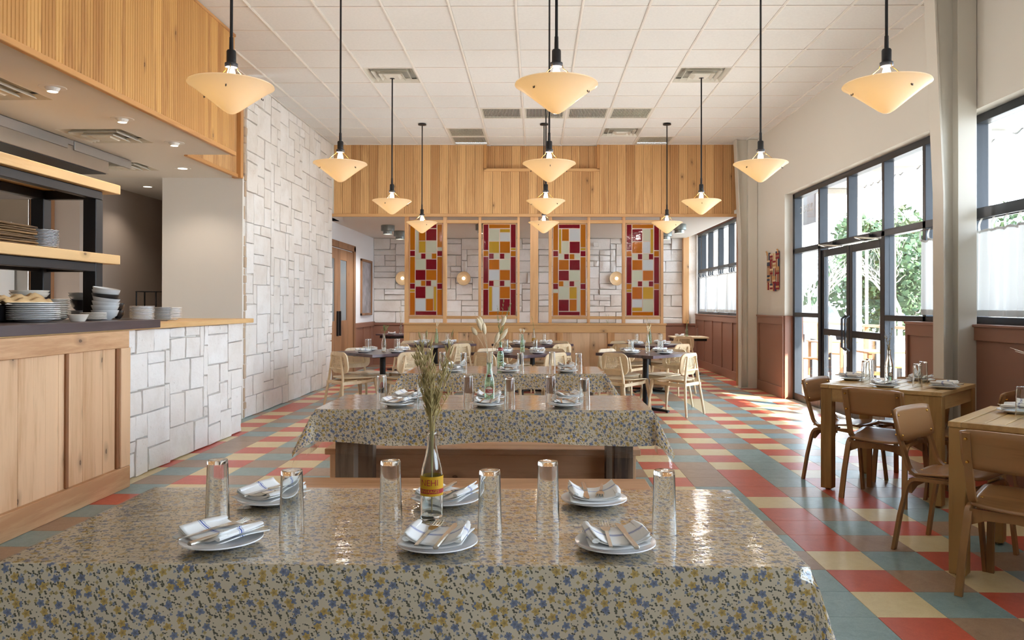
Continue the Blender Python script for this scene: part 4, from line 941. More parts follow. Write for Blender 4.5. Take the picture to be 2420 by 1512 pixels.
def fork_obj():
    t = thing('fork', 'x', 'fork')
    MB().sweep([(0, -.085, 0), (0, -.03, .0015), (0, .01, .004)], [(-.0015, -.0035), (.0015, -.0035), (.0015, .0035), (-.0015, .0035)], (0, 0, 1)).build('handle', SILV, t)
    m = MB().prism([(-.003, .008), (.003, .008), (.0095, .03), (.0105, .045), (-.0105, .045), (-.0095, .03)], .0025, .0045, 'Z'); m.build('neck', SILV, t)
    for k in range(4):
        x = -.0088 + k * .00587; MB().tube([(x, .044, .0035), (x, .06, .002), (x, .078, .004), (x, .088, .0075)], [.0014, .0014, .0012, .0006], 5).build('tine', SILV, t, smooth=True)
    return t
def knife_obj():
    t = thing('knife', 'x', 'knife')
    MB().bbox(-.0055, .0055, -.095, .0, -.003, .004, .002).build('handle', SILV, t)
    MB().prism([(-.0045, 0), (.006, 0), (.008, .02), (.0085, .06), (.004, .083), (-.002, .088), (-.0045, .08)], 0, .002, 'Z').build('blade', SILV, t)
    return t
PR = {'g': glass(), 'gl': lo_glass(), 'p': plate_obj(), 'n': napkin_obj(), 'f': fork_obj(), 'k': knife_obj()}; USED = set()
PR['f'].scale = PR['k'].scale = (1.2, 1.12, 1.2)
def inst(k, loc, rz, label, group, cat=None):
    o = PR[k]
    if k not in USED:
        USED.add(k); o.location = loc; o.rotation_euler = (0, 0, rz); o['label'] = label; o['group'] = group
        if cat: o['category'] = cat
        return o
    n = dup(o, loc, rz, label, group)
    if cat: n['category'] = cat
    return n
def setting(x, y, z, rz, where, grp, full=True):
    inst('p', (x, y, z), rz, f'white round plate, {where}', 'plates ' + grp, 'plate')
    inst('n', (x, y, z), rz, f'folded blue striped napkin, {where}', 'napkins ' + grp)
    c, s = cos(rz), sin(rz)
    def off(a, b_): return (x + a * c - b_ * s, y + a * s + b_ * c, z + .0345)
    inst('f', off(-.022, -.005), rz - .12 + random.uniform(-.08, .08), f'steel fork, {where}', 'forks ' + grp); inst('k', off(.024, -.01), rz + .05 + random.uniform(-.12, .12), f'steel knife, {where}', 'knives ' + grp)
ZT = .7645
S1 = [(-.785, 1.935, 'near left', -.45), (-.243, 1.922, 'near middle', -.08), (.196, 1.925, 'near right', .12), (-.80, 2.345, 'far left', pi - .5), (-.27, 2.352, 'far middle', pi - .35), (.175, 2.355, 'far right', pi + .06)]
for x, y, w_, r in S1: setting(x, y, ZT, r, f'{w_} setting of the front flowered table', 'on the front flowered table')
S2 = [(-.826, 4.60, 'near left', -.15), (-.292, 4.60, 'near middle', .05), (.167, 4.60, 'near right', .12), (-.81, 4.93, 'far left', pi - .3), (-.30, 4.93, 'far middle', pi), (.20, 4.95, 'far right', pi + .2)]
for x, y, w_, r in S2: setting(x, y, ZT, r, f'{w_} setting of the middle flowered table', 'on the middle flowered table')
S3 = [(-.76, 6.93, 'near left', -.1), (-.25, 6.92, 'near middle', .05), (.27, 6.93, 'near right', .1), (-.76, 7.42, 'far left', pi - .2), (-.25, 7.40, 'far middle', pi), (.285, 7.42, 'far right', pi + .1)]
for x, y, w_, r in S3: setting(x, y, ZT, r, f'{w_} setting of the rear flowered table', 'on the rear flowered table')
for x, y, w_ in ((-.643, 2.04, 'near left'), (-.122, 2.05, 'near middle'), (.338, 2.055, 'near right'), (-.894, 2.172, 'far left'), (-.407, 2.172, 'far middle'), (.033, 2.172, 'far right')):
    inst('g', (x, y, ZT), 0, f'upturned clear drinking glass, {w_} on the front flowered table', 'glasses on the front flowered table', 'glass')
for x, y, w_ in ((-.685, 4.66, 'near left'), (-.159, 4.66, 'near middle'), (.29, 4.66, 'near right'), (-.955, 4.80, 'far left'), (-.42, 4.80, 'far middle'), (.09, 4.80, 'far right')):
    inst('g', (x, y, ZT), 0, f'upturned clear drinking glass, {w_} on the middle flowered table', 'glasses on the middle flowered table', 'glass')
for x, y, w_ in ((-.66, 7.05, 'near left'), (-.144, 7.05, 'near middle'), (.385, 7.05, 'near right'), (-.87, 7.2, 'far left'), (-.43, 7.2, 'far middle'), (.148, 7.25, 'far right')):
    inst('g', (x, y, ZT), 0, f'upturned clear drinking glass, {w_} on the rear flowered table', 'glasses on the rear flowered table', 'glass')
# ================================================================= BOTTLES AND DRIED STEMS
def bottle(x, y, z, h, r, mat, label, shape='soda', fl=0.0):
    t = thing('soda_bottle', label, 'bottle', (x, y, z))
    o = [(0, .004), (r * .9, .0), (r, .006), (r, h * .40), (r * .96, h * .43), (r, h * .47), (r * .9, h * .58), (r * .6, h * .72), (r * .44, h * .84), (r * .42, h * .95), (r * .5, h * .955), (r * .5, h * .995), (r * .46, h)]
    i_ = [(r * .36, h), (r * .34, h * .84), (r * .5, h * .72), (r * .8, h * .58), (r * .9, h * .46), (r * .88, .012), (0, .010)]
    MB().lathe(o + i_, 40, flute=fl, fn=20).build('glass_body', mat, t, smooth=50); return t
def wrap_text(t, txt, size, r, z, mat, name='lettering', a0=-pi / 2):
    vs, fs = text_mesh(txt, size); m = MB().add([(r * cos(a0 + v[0] / r), r * sin(a0 + v[0] / r), z + v[1]) for v in vs], fs); return m.build(name, mat, t, fix=False)
def band(t, r, z0, z1, mat, name, a0=0, a1=2 * pi, seg=40):
    m = MB(); vs = []; 
    for k in range(seg + 1):
        a = a0 + (a1 - a0) * k / seg; vs += [(r * cos(a), r * sin(a), z0), (r * cos(a), r * sin(a), z1)]
    m.add(vs, [(2 * k, 2 * k + 2, 2 * k + 3, 2 * k + 1) for k in range(seg)]); return m.build(name, mat, t, fix=False)
def disc(t, r, z, rad, mat, name, a0=-pi / 2, zs=1.0):
    vs = [(r * cos(a0), r * sin(a0), z)] + [(r * cos(a0 + rad * cos(q) / r), r * sin(a0 + rad * cos(q) / r), z + rad * zs * sin(q)) for q in [2 * pi * k / 28 for k in range(28)]]
    return MB().add(vs, [(0, k + 1, (k + 1) % 28 + 1) for k in range(28)]).build(name, mat, t, fix=False)
b1_ = bottle(-.293, 2.182, ZT, .245, .0312, CLRB, 'ribbed clear soda bottle with yellow label, front flowered table', fl=.012)
yl_ = band(b1_, .0322, .068, .122, YEL, 'yellow_label'); band(yl_, .0325, .075, .0875, REDL, 'red_band')
wrap_text(yl_, 'NEHI', .024, .0326, .1045, REDL, a0=-pi / 2 - .1); wrap_text(yl_, 'BEVERAGES', .0115, .0329, .0812, YEL, 'small_lettering', a0=-pi / 2 - .1)
b2_ = bottle(-.287, 4.76, ZT, .245, .0315, GREENG, 'pale green soda bottle with round red label, middle flowered table')
lr_ = disc(b2_, .0325, .075, .027, REDL, 'label_ring'); disc(lr_, .0327, .075, .0245, CRML, 'round_label'); band(lr_, .0329, .064, .084, REDL, 'red_band', -pi / 2 - .82, -pi / 2 + .82, 16); wrap_text(lr_, 'Dr Pepper', .0135, .0331, .0745, CRML)
nr_ = disc(b2_, .0197, .165, .013, REDL, 'neck_label_ring'); disc(nr_, .0199, .165, .0112, CRML, 'neck_label'); band(nr_, .0201, .160, .170, REDL, 'neck_band', -pi / 2 - .6, -pi / 2 + .6, 12)
b3_ = bottle(-.335, 7.28, ZT, .25, .033, GREENG, 'green soda bottle with red label band, rear flowered table'); band(b3_, .0225, .168, .198, REDL, 'red_band'); wrap_text(b3_, 'Cola', .016, .0228, .182, CRML)
def bouquet(x, y, z, n, h, spread, mat, label, head='oat', seed=1, top=.24, lean=0.0):
    R = random.Random(seed); t = thing('dried_grass_bunch', label, 'dried grass', (x, y, z))
    for k in range(n):
        a = R.uniform(0, 2 * pi); s = spread * R.uniform(.25, 1); hh = h * R.uniform(.68, 1)
        ex, ey = s * cos(a) + lean, s * sin(a) * .6
        pts = []
        for q in range(8):
            f = q / 7; zz = .012 + f * (hh - .012)
            g = max(0, (zz - top) / max(.05, hh - top)); r0 = .009
            pts.append((r0 * cos(a) * f * .9 * min(1, zz / top) + ex * g ** 1.5, r0 * sin(a) * min(1, zz / top) * .9 + ey * g ** 1.5, zz))
        st = MB().tube(pts, [.0014] * 6 + [.001, .0007], 5).build('stem', mat, t, smooth=True)
        P0, P1 = Vector(pts[-3]), Vector(pts[-1]); m = MB()
        if head == 'oat':
            for q in range(R.randint(22, 34)):
                f = R.random() ** .8; i_ = min(6, int((.3 + .7 * f) * 7)); base = Vector(pts[i_]).lerp(Vector(pts[min(7, i_ + 1)]), R.random())
                if base.z < top + .03: base.z = top + .03 + R.random() * .06
                d = Vector((R.uniform(-.6, .6), R.uniform(-.6, .6), 1)).normalized(); l = R.uniform(.016, .03)
                m.tube([base, base + d * l * .35, base + d * l], [.0008, .0026, .0004], 5)
        elif head == 'tail':
            d = (P1 - Vector(pts[-2])).normalized(); a_, c = Vector(P1) - d * .005, Vector(P1) + d * R.uniform(.05, .08)
            m.tube([a_, a_.lerp(c, .2), a_.lerp(c, .5), a_.lerp(c, .8), c], [.003, .011, .0145, .011, .001], 10)
            for q in range(60):
                f = R.random(); p = a_.lerp(c, f); th = R.uniform(0, 2 * pi); o_ = Vector((cos(th), sin(th), .8)) * .014; m.tube([p, p + o_], [.0005, .0002], 3, cap=False)
        elif head == 'plume':
            for q in range(70):
                th = R.uniform(0, 2 * pi); e = R.uniform(.1, 1.2); l = R.uniform(.02, .05); d = Vector((cos(th) * sin(e), sin(th) * sin(e), cos(e))); m.tube([P1 - Vector((0, 0, .02)), P1 + d * l * .6, P1 + d * l + Vector((0, 0, -.006))], [.0007, .0006, .0003], 3, cap=False)
        elif head == 'leaf':
            for q in range(12):
                i_ = R.randint(4, 6); base = Vector(pts[i_]).lerp(Vector(pts[i_ + 1]), R.random()); th = R.uniform(0, 2 * pi); d = Vector((cos(th) * .6, sin(th) * .6, .8)).normalized()
                m.tube([base, base + d * .008, base + d * .02], [.0006, .003, .0004], 5, 1, .4)
        elif head == 'twig':
            for q in range(3):
                i_ = R.randint(4, 6); base = Vector(pts[i_]); th = R.uniform(0, 2 * pi); p = [base]; d = Vector((cos(th), sin(th), .5)).normalized()
                for e in range(5): d = (d + Vector((R.uniform(-.7, .7), R.uniform(-.7, .7), R.uniform(-.5, .6)))).normalized(); p.append(p[-1] + d * .022)
                m.tube(p, [.0018, .0017, .0015, .0012, .0009, .0005], 5)
        if m.v: m.build('seed_head', mat, t, smooth=60)
    return t
bouquet(-.293, 2.182, ZT + .008, 17, .52, .085, GRASS1, 'tall dried oat grass in the yellow labelled bottle', 'oat', 3, .245)
bouquet(-.287, 4.76, ZT + .008, 8, .47, .075, GRASS2, 'dried bunny tail grasses in the round labelled bottle', 'tail', 5, .25)
bouquet(-.335, 7.28, ZT + .008, 7, .66, .10, GRASS3, 'green oat sprays in the red banded bottle', 'oat', 8, .25, .03)
# ================================================================= CANE CHAIRS + DARK PEDESTAL TABLES
def rrect(w, h, r, n=5):
    pts = []
    for cx, cy, a0 in ((w / 2 - r, h / 2 - r, 0), (-w / 2 + r, h / 2 - r, pi / 2), (-w / 2 + r, -h / 2 + r, pi), (w / 2 - r, -h / 2 + r, 1.5 * pi)):
        for k in range(n + 1): a = a0 + pi / 2 * k / n; pts.append((cx + r * cos(a), cy + r * sin(a)))
    return pts
def cane_chair():
    """faces +Y; origin on the floor under the seat centre"""
    t = thing('cane_back_chair', 'x', 'chair')
    def seatf(u, v):
        a = (u - .5) * 2; b_ = (v - .5) * 2; w_ = .225 - .02 * max(0, -b_) ; r = 1 - .10 * abs(a) ** 6 * 1
        return (a * w_ * (1 - .12 * abs(b_) ** 8), b_ * .21 * (1 - .10 * abs(a) ** 6), .452 - .016 * (1 - a * a) * (1 - .5 * b_ * b_) - .012 * max(0, b_) ** 3)
    s = MB().grid(14, 12, seatf).build('seat', W_CANE, t, smooth=True, fix=False); solid(s, .012, -1)
    by = lambda x, z: -.215 - .10 * (z - .62) * 1.2 + .9 * x * x * .55     # curved back surface
    out = rrect(.40, .27, .085); inn = rrect(.29, .17, .05); n = len(out); zc = .635
    m = MB(); vs = []
    for lst in (out, inn):
        for off in (-.009, .009):
            for x, z in lst: vs.append((x, by(x, z + zc) + off, z + zc))
    m.v = vs; F = []
    for k in range(n):
        j = (k + 1) % n
        F += [(k, j, 2 * n + j, 2 * n + k), (n + k, 3 * n + k, 3 * n + j, n + j), (k, n + k, n + j, j), (2 * n + k, 2 * n + j, 3 * n + j, 3 * n + k)]
    m.f = F; m.mi = [0] * len(F); m.build('backrest_frame', W_CANE, t, smooth=35)
    g = MB().grid(8, 5, lambda u, v: ((u - .5) * .305, by((u - .5) * .305, zc + (v - .5) * .185), zc + (v - .5) * .185))
    g.build('cane_panel', CANE, t, fix=False, smooth=True, uvf=lambda co: (co.x, co.z))
    for s_ in (-1, 1):
        pr_ = [(-.014, -.011), (.014, -.011), (.014, .011), (-.014, .011)]
        MB().tube([(s_ * .225, -.30, 0), (s_ * .205, -.275, .2), (s_ * .165, -.248, .45), (s_ * .105, -.245, .73)], [.014, .0165, .0165, .0115], 8).build('leg', W_CANE, t, smooth=60)
        MB().tube([(s_ * .225, .245, 0), (s_ * .215, .225, .2), (s_ * .2, .19, .43)], [.013, .018, .026], 8, 1, .8).build('leg', W_CANE, t, smooth=60)
        m = MB().prism([(-.27, .36), (-.27, .40), (-.1, .405), (.1, .41), (.215, .44), (.215, .385), (.12, .375), (-.1, .365)], s_ * .185 - .012, s_ * .185 + .012, 'X'); m.build('side_rail', W_CANE, t)
    MB().bbox(-.18, .18, .17, .19, .385, .44, .004).build('front_rail', W_CANE, t); MB().bbox(-.17, .17, -.262, -.24, .37, .41, .004).build('rear_rail', W_CANE, t)
    MB().bbox(-.14, .14, -.262, -.246, .555, .575, .003).build('back_stretcher', W_CANE, t)
    return t
CC = cane_chair(); cc_used = False
def pedestal_table(x, y, label, S=.92):
    t = thing('pedestal_table', label, 'table', (x, y, 0), pi / 4, 'dark pedestal tables set as diamonds'); h = S / 2
    for k in range(5): MB().bbox(-h, h, -h + k * S / 5 + .0005, -h + (k + 1) * S / 5 - .0005, .708, .745, .0015).build('board', W_DARK, t)
    for s in (-1, 1): MB().bbox(-.3, .3, s * .22 - .02, s * .22 + .02, .685, .708).build('cleat', BLACK, t)
    MB().lathe([(0, .03), (.038, .03), (.038, .66), (.06, .685), (.12, .69), (.12, .707), (0, .707)], 24).build('pedestal', BLACK, t, smooth=40)
    for k in range(4): 
        m = MB().add([(-.03, .03, .01), (.03, .03, .01), (.022, .36, .01), (-.022, .36, .01), (-.03, .03, .055), (.03, .03, .055), (.022, .36, .03), (-.022, .36, .03)], [(0, 3, 2, 1), (4, 5, 6, 7), (0, 1, 5, 4), (1, 2, 6, 5), (2, 3, 7, 6), (3, 0, 4, 7)])
        m.lathe([(0, 0), (.018, 0), (.018, .012), (0, .012)], 10, 0, .335); m.xf(Matrix.Rotation(k * pi / 2 + pi / 4 * 0, 4, 'Z')).build('foot', BLACK, t)
    return t
DT = [(-2.02, 10.2, 'left', 'front-row'), (-.2, 10.1, 'middle', 'front-row'), (1.42, 10.1, 'right', 'front-row'), (-1.6, 12.32, 'left', 'second-row'), (-.06, 12.32, 'middle', 'second-row'), (1.78, 12.35, 'right', 'second-row')]
SB = {0: ('clear glass bottle', CLRB, GRASS3, 'oat', 6, .34), 1: ('pale green glass bottle', GREENG, CREAMPL, 'plume', 2, .30), 2: ('clear glass bottle', CLRB, GRASS2, 'oat', 3, .42), 3: ('green glass bottle', GREENG, GRASS2, 'oat', 4, .38), 4: ('amber labelled glass bottle', CLRB, GRASS3, 'leaf', 2, .45), 5: ('green glass bottle', GREENG, GRASS3, 'leaf', 2, .44)}
for n, (x, y, c, rw_) in enumerate(DT):
    nm = f'{rw_} {c} dark table'; pedestal_table(x, y, f'dark square pedestal table set diamond-wise, {rw_} {c}')
    for k, (ax, ay, side) in enumerate(((-1, -1, 'near left'), (1, -1, 'near right'), (-1, 1, 'far left'), (1, 1, 'far right'))):
        d = .425 + random.uniform(-.01, .03) ; q = .7071
        cx, cy = x + ax * q * d, y + ay * q * d; rz = math.atan2(-ay, -ax) - pi / 2 + random.uniform(-.09, .09)
        lab = f'pale wood cane-back chair at the {side} side of {nm}'
        if not cc_used: CC.location = (cx, cy, 0); CC.rotation_euler.z = rz; CC['label'] = lab; CC['group'] = 'cane-back chairs'; cc_used = True
        else: dup(CC, (cx, cy, 0), rz, lab, 'cane-back chairs')
        d2 = .30; px_, py_ = x + ax * q * d2, y + ay * q * d2
        setting(px_, py_, .746, rz, f'{side} setting, {nm}', f'on {nm}')
        gx, gy = x + ax * q * .2 + (.1 if ax * ay > 0 else -.1) * ax * .5, y + ay * q * .12
        inst('gl', (x + ax * .19 , y + ay * .06, .746), 0, f'upturned clear glass, {side} of bottle on {nm}', f'glasses on {nm}', 'glass')
    nmb, gm, gr_, hd_, cnt, hh = SB[n]
    t = bottle(x + .02, y - .02, .746, .235, .031, gm, f'{nmb} at the centre of {nm}')
    if n == 4: band(t, .032, .04, .09, plain('amber_label', dec('B88420'), .5), 'label')
    bouquet(x + .02, y - .02, .752, cnt, hh, .07, gr_, f'dried {"plume" if hd_ == "plume" else "sprig" if hd_ == "leaf" else "grass"} in the bottle on {nm}', hd_, 20 + n, .235)
# ================================================================= TEAK TABLES + BENTWOOD CHAIRS
def teak_table(x, y, label, S=.83, rz=radians(47)):
    t = thing('slatted_teak_table', label, 'table', (x, y, 0), rz); h = S / 2; zt = .78
    for s in (-1, 1):
        MB().bbox(-h, h, s * (h - .03) - .03, s * (h - .03) + .03, zt - .028, zt, .002).build('frame_slat', W_TEAK, t)
        MB().bbox(s * (h - .03) - .03, s * (h - .03) + .03, -h + .061, h - .061, zt - .028, zt, .002).build('end_slat', W_TEAK, t)
    n = 8; L_ = S - .13
    for k in range(n): y0 = -L_ / 2 + k * L_ / n; MB().bbox(-h + .062, h - .062, y0 + .003, y0 + L_ / n - .003, zt - .024, zt - .001, .002).build('slat', W_TEAK, t)
    for s in (-1, 1):
        MB().bbox(-h + .08, h - .08, s * (h - .025) - .012, s * (h - .025) + .012, zt - .125, zt - .029, .002).build('apron', W_TEAK, t); MB().bbox(s * (h - .025) - .012, s * (h - .025) + .012, -h + .08, h - .08, zt - .125, zt - .029, .002).build('apron', W_TEAK, t)
        for s2 in (-1, 1): MB().bbox(s * (h - .042) - .04, s * (h - .042) + .04, s2 * (h - .042) - .04, s2 * (h - .042) + .04, .012, zt - .029, .004).lathe([(0, 0), (.02, 0), (.02, .012), (0, .012)], 10, s * (h - .042), s2 * (h - .042)).build('leg', W_TEAKZ, t)
    return t
teak_table(2.70, 5.83, 'slatted teak table nearest the glass entrance doors'); teak_table(2.67, 3.98, 'slatted teak table cut off by the right picture edge')
def bent(): 
    """bent plywood chair, faces +Y, origin on floor below seat centre"""
    t = thing('bentwood_chair', 'x', 'chair')
    def seatf(u, v):
        a = (u - .5) * 2; b_ = (v - .5) * 2
        return (a * .205 * (1 - .10 * abs(b_) ** 6) * (1 + .04 * b_), b_ * .205 * (1 - .12 * abs(a) ** 5), .455 + .02 * b_ - .012 * (1 - a * a) * (.6 - .4 * b_) - .022 * max(0, b_ - .6) ** 2 * 4)
    s_o = MB().grid(14, 14, seatf).build('seat', W_PLY, t, smooth=True, fix=False); solid(s_o, .011, -1)
    def backf(u, v):
        x = (u - .5) * .42 * (1 - .04 * (v < .01)); z = .60 + v * .188 - .012 * (2 * abs(u - .5)) ** 6 * (1 if v > .5 else -1)
        return (x, -.205 - (z - .45) * .22 + .016 + x * x * .35, z)
    b_ = MB().grid(16, 6, backf).build('backrest', W_PLY, t, smooth=True, fix=False); solid(b_, .011, 0)
    pr_ = [(-.017, -.009), (.017, -.009), (.017, .009), (-.017, .009)]
    for s in (-1, 1):
        x = s * .178
        pts = [(x, .03, .425), (x, -.09, .420)] + [(x, -.10 - .09 * sin(a), .51 - .09 * cos(a)) for a in [k * pi / 2 / 6 * .9 for k in range(1, 7)]] + [(x, -.222, .60), (x, -.245, .70), (x, -.262, .775)]
        MB().sweep(pts, pr_, (1, 0, 0)).build('back_post', W_PLYZ, t, smooth=40)
        x2 = s * .195; R_ = .06
        q = [(x2 + s * .02, -.245, 0), (x2 + s * .01, -.215, .2), (x2, -.185, .345)] + [(x2, -.18 + R_ * (1 - cos(a)), .35 + R_ * sin(a)) for a in [k * pi / 2 / 5 for k in range(1, 6)]] + [(x2, .05, .418), (x2, .12, .425)]
        MB().sweep(q, pr_, (1, 0, 0)).build('leg', W_PLYZ, t, smooth=40)
        q = [(x2 + s * .015, .225, 0), (x2 + s * .008, .205, .2), (x2, .19, .34)] + [(x2, .185 - R_ * (1 - cos(a)), .35 + R_ * sin(a)) for a in [k * pi / 2 / 5 for k in range(1, 6)]] + [(x2, .02, .418)]
        MB().sweep([(a, b2, c) for a, b2, c in q], pr_, (1, 0, 0)).build('leg', W_PLYZ, t, smooth=40)
        for dz in (.635, .745):
            yb = -.205 - (dz - .45) * .22 + .016 + x * x * .35
            MB().lathe([(0, .012), (.006, .009), (.0085, .004), (.0085, -.004), (.006, -.034), (0, -.036)], 12).xf(Matrix.Translation((x, yb, dz)) @ Matrix.Rotation(-pi / 2, 4, 'X')).build('rivet', BRASS, b_, smooth=50)
        for dy in (-.12, .09): MB().lathe([(0, 0), (.008, 0), (.007, .003), (0, .004)], 10, s * .15, dy).xf(Matrix.Translation((0, 0, .455))).build('screw_cap', BRASS, s_o)
    for yy, zb in ((-.165, .345), (.165, .35)):
        MB().prism([(-.19, zb + .06), (.19, zb + .06), (.19, zb - .02), (.12, zb + .012), (0, zb + .02), (-.12, zb + .012), (-.19, zb - .02)], yy - .009, yy + .009, 'Y').build('apron', W_PLYZ, t)
    return t
BC = bent(); BCH = [((2.25, 6.30), math.atan2(-.72, .69), 'red oak plywood chair on the doors side of the teak table, back left'), ((2.31, 5.385), math.atan2(.70, .71), 'red oak plywood chair with its back to us at the far teak table'),
 ((2.165, 4.53), math.atan2(-.72, .60), 'red oak plywood chair showing four brass rivets, at the near teak table'), ((2.13, 3.52), math.atan2(.70, .71), 'red oak plywood chair nearest the camera at the right edge'),
 ((3.10, 6.24), math.atan2(-.70, -.71), 'red oak plywood chair behind the far teak table, before the column'), ((3.22, 5.30), math.atan2(.71, -.70), 'red oak plywood chair seen past the upturned glass, window side')]
for k, ((bx, by_), fa_, lab) in enumerate(BCH):
    ox, oy = bx + cos(fa_) * .255, by_ + sin(fa_) * .255; rz = fa_ - pi / 2
    if k == 0: BC.location = (ox, oy, 0); BC.rotation_euler.z = rz; BC['label'] = lab; BC['group'] = 'red oak plywood chairs'
    else: dup(BC, (ox, oy, 0), rz, lab, 'red oak plywood chairs')
tt = 'far teak table'
setting(2.47, 6.12, .781, -2.4, f'far left setting, {tt}', f'on the {tt}'); setting(2.5, 5.60, .781, -.75, f'near left setting, {tt}', f'on the {tt}'); setting(2.96, 6.02, .781, 2.4, f'far right setting, {tt}', f'on the {tt}'); setting(2.88, 5.52, .781, .8, f'near right setting, {tt}', f'on the {tt}')
for x, y, w_ in ((2.50, 5.93, 'left of the bottle'), (2.62, 6.14, 'behind the bottle'), (2.74, 5.62, 'right of the bottle, nearer one'), (2.90, 5.86, 'right of the bottle, farther one')): inst('g', (x, y, .781), 0, f'upturned clear glass on the {tt}, {w_}', 'glasses on the far teak table', 'glass')
t = bottle(2.69, 5.96, .781, .25, .031, CLRB, 'clear glass bottle with dark round label on the far teak table'); disc(t, .0318, .06, .018, plain('dark_red_label', dec('4A2A28'), .5), 'round_label'); disc(t, .032, .06, .013, CRML, 'label_centre')
bouquet(2.69, 5.96, .787, 4, .46, .05, GRASS1, 'thin dried twigs with buds in the teak table bottle', 'leaf', 14, .25)
t2 = 'near teak table'
setting(2.62, 4.26, .781, .9, f'far left setting, {t2}', f'on the {t2}'); setting(2.66, 3.90, .781, -.8, f'near left setting, {t2}', f'on the {t2}')
inst('g', (2.52, 4.06, .781), 0, 'upturned clear glass on the near teak table by the picture edge', 'glasses on the near teak table', 'glass')
t = bottle(2.78, 4.12, .781, .25, .031, CLRB, 'clear glass bottle on the near teak table beyond the picture edge')
bouquet(2.78, 4.12, .787, 5, .36, .10, CREAMPL, 'pale curly dried twigs reaching in at the right picture edge', 'twig', 33, .24, -.2)
# ================================================================= PASS SHELF, HOOD, KITCHEN
ps = thing('pass_shelf', 'two tier black steel pass shelf with thick timber boards', 'shelf', (-3.7, 5.5, 1.24))
def S_(x0, x1, y0, y1, z0, z1, n, m, b=.004): return MB().bbox(x0 + 3.7, x1 + 3.7, y0 - 5.5, y1 - 5.5, z0 - 1.24, z1 - 1.24, b).build(n, m, ps)
S_(-4.02, -3.45, 2.4, 6.40, 2.27, 2.345, 'timber_shelf', W_SHELF); S_(-4.02, -3.45, 2.4, 6.40, 1.69, 1.765, 'timber_shelf', W_SHELF)
for zz in (2.20, 1.62):
    S_(-3.56, -3.50, 2.5, 6.22, zz, zz + .068, 'long_beam', BLACK); S_(-4.0, -3.94, 2.5, 6.22, zz, zz + .068, 'long_beam', BLACK)
    for y in (6.16, 4.6, 3.0): S_(-3.94, -3.56, y, y + .06, zz, zz + .068, 'cross_beam', BLACK)
for y in (6.12, 2.6):
    for x in (-3.60, -4.02): S_(x, x + .105, y, y + .10, 1.24, 2.20, 'post', BLACK)
for x in (-3.60, -4.02): S_(x, x + .105, 4.55, 4.65, 1.765, 2.20, 'post', BLACK) if False else None
# hood
hd_ = thing('extractor_hood', 'long stainless extractor hood above the kitchen pass', 'hood', (-4.6, 5, 2.66))
MB().bbox(-.4, .33, -3.5, 2.7, .0, .16, .003).build('canopy', STEEL, hd_)
MB().bbox(.29, .335, -3.5, 2.72, .16, .21, .002).build('upper_flashing', SHEET, hd_); MB().box(-.3, .31, -3.4, 2.68, .0, .01).xf(Matrix.Translation((0, 0, -.005))).build('filter_face', BLACK, hd_)
for k in range(4): MB().bbox(.325, .345, -1.2 + k * 1.1, -.2 + k * 1.1, .12, .205, .002).build('flashing_sheet', SHEET, hd_)
tag(MB().bbox(-7.6, -6.0, 9.10, 9.18, 1.5, 2.6).build('stainless_wall_panel', STEEL), 'polished stainless wall sheet behind the pass shelf', 'wall panel')
ov = thing('convection_oven', 'white and steel oven with dark glass door, left kitchen edge', 'oven', (-6.9, 8.9, 0))
MB().bbox(-.7, .75, -.4, .2, .1, 1.85, .02).build('body', PLASTW, ov); df_ = MB().bbox(-.45, .62, -.43, -.40, .9, 1.62, .01).build('door', STEEL, ov); MB().box(-.4, .56, -.44, -.428, .96, 1.55).build('door_glass', CARG, df_)
MB().tube([(.5, -.45, 1.0), (.5, -.49, 1.05), (.5, -.49, 1.45), (.5, -.45, 1.5)], .014, 8).build('handle', STEEL, df_)
tag(MB().bbox(-6.0, -5.75, 9.12, 9.2, 0, 2.6).build('trim_4', W_DOOR), kind='structure')
rk = thing('black_utensil_rack', 'small black wire rack in the corridor mouth beyond the counter', 'rack', (-4.75, 9.5, 1.1))
for x in (-.12, .12):
    for y in (-.1, .1): MB().bbox(x - .008, x + .008, y - .008, y + .008, 0, .42).build('upright', BLACK, rk)
for z in (.05, .22, .41): MB().bbox(-.13, .13, -.11, .11, z, z + .012).build('shelf', BLACK, rk)
tag(MB().bbox(-5.1, -4.6, 9.4, 9.75, .9, 1.1).build('work_table', STEEL), 'small steel work surface under the black rack', 'worktop')
# crockery on the counter
def stack_plates(x, y, z, r, n, step, mat, label, grp, name='plate', scal=0):
    prof = [(0, 0), (r * .5, 0), (r * .56, step * .3), (r * .93, step * 1.5), (r, step * 1.6), (r, step * 1.6 + .003), (r * .9, step * 1.5 + .003), (r * .5, .005), (0, .005)]
    m = MB().lathe(prof, 36, flute=scal, fn=16)
    if scal: m.v = [(a, b_, c + scal * .0 + (.003 * cos(math.atan2(b_, a) * 16) if math.hypot(a, b_) > r * .85 else 0)) for a, b_, c in m.v]
    p = m.build(name, mat, None, smooth=50); R = random.Random(n)
    ordn = lambda k: 'bottom' if k == 0 else ('top' if k == n - 1 else f'{["", "second", "third", "fourth", "fifth", "sixth", "seventh", "eighth", "ninth", "tenth", "eleventh", "twelfth", "thirteenth"][k]} from bottom')
    for k in range(n):
        o = p if k == 0 else p.copy()
        if k: COL.objects.link(o)
        o.location = (x + R.uniform(-.002, .002), y + R.uniform(-.002, .002), z + k * step); tag(o, f'{label}, {ordn(k)}', 'plate', grp)
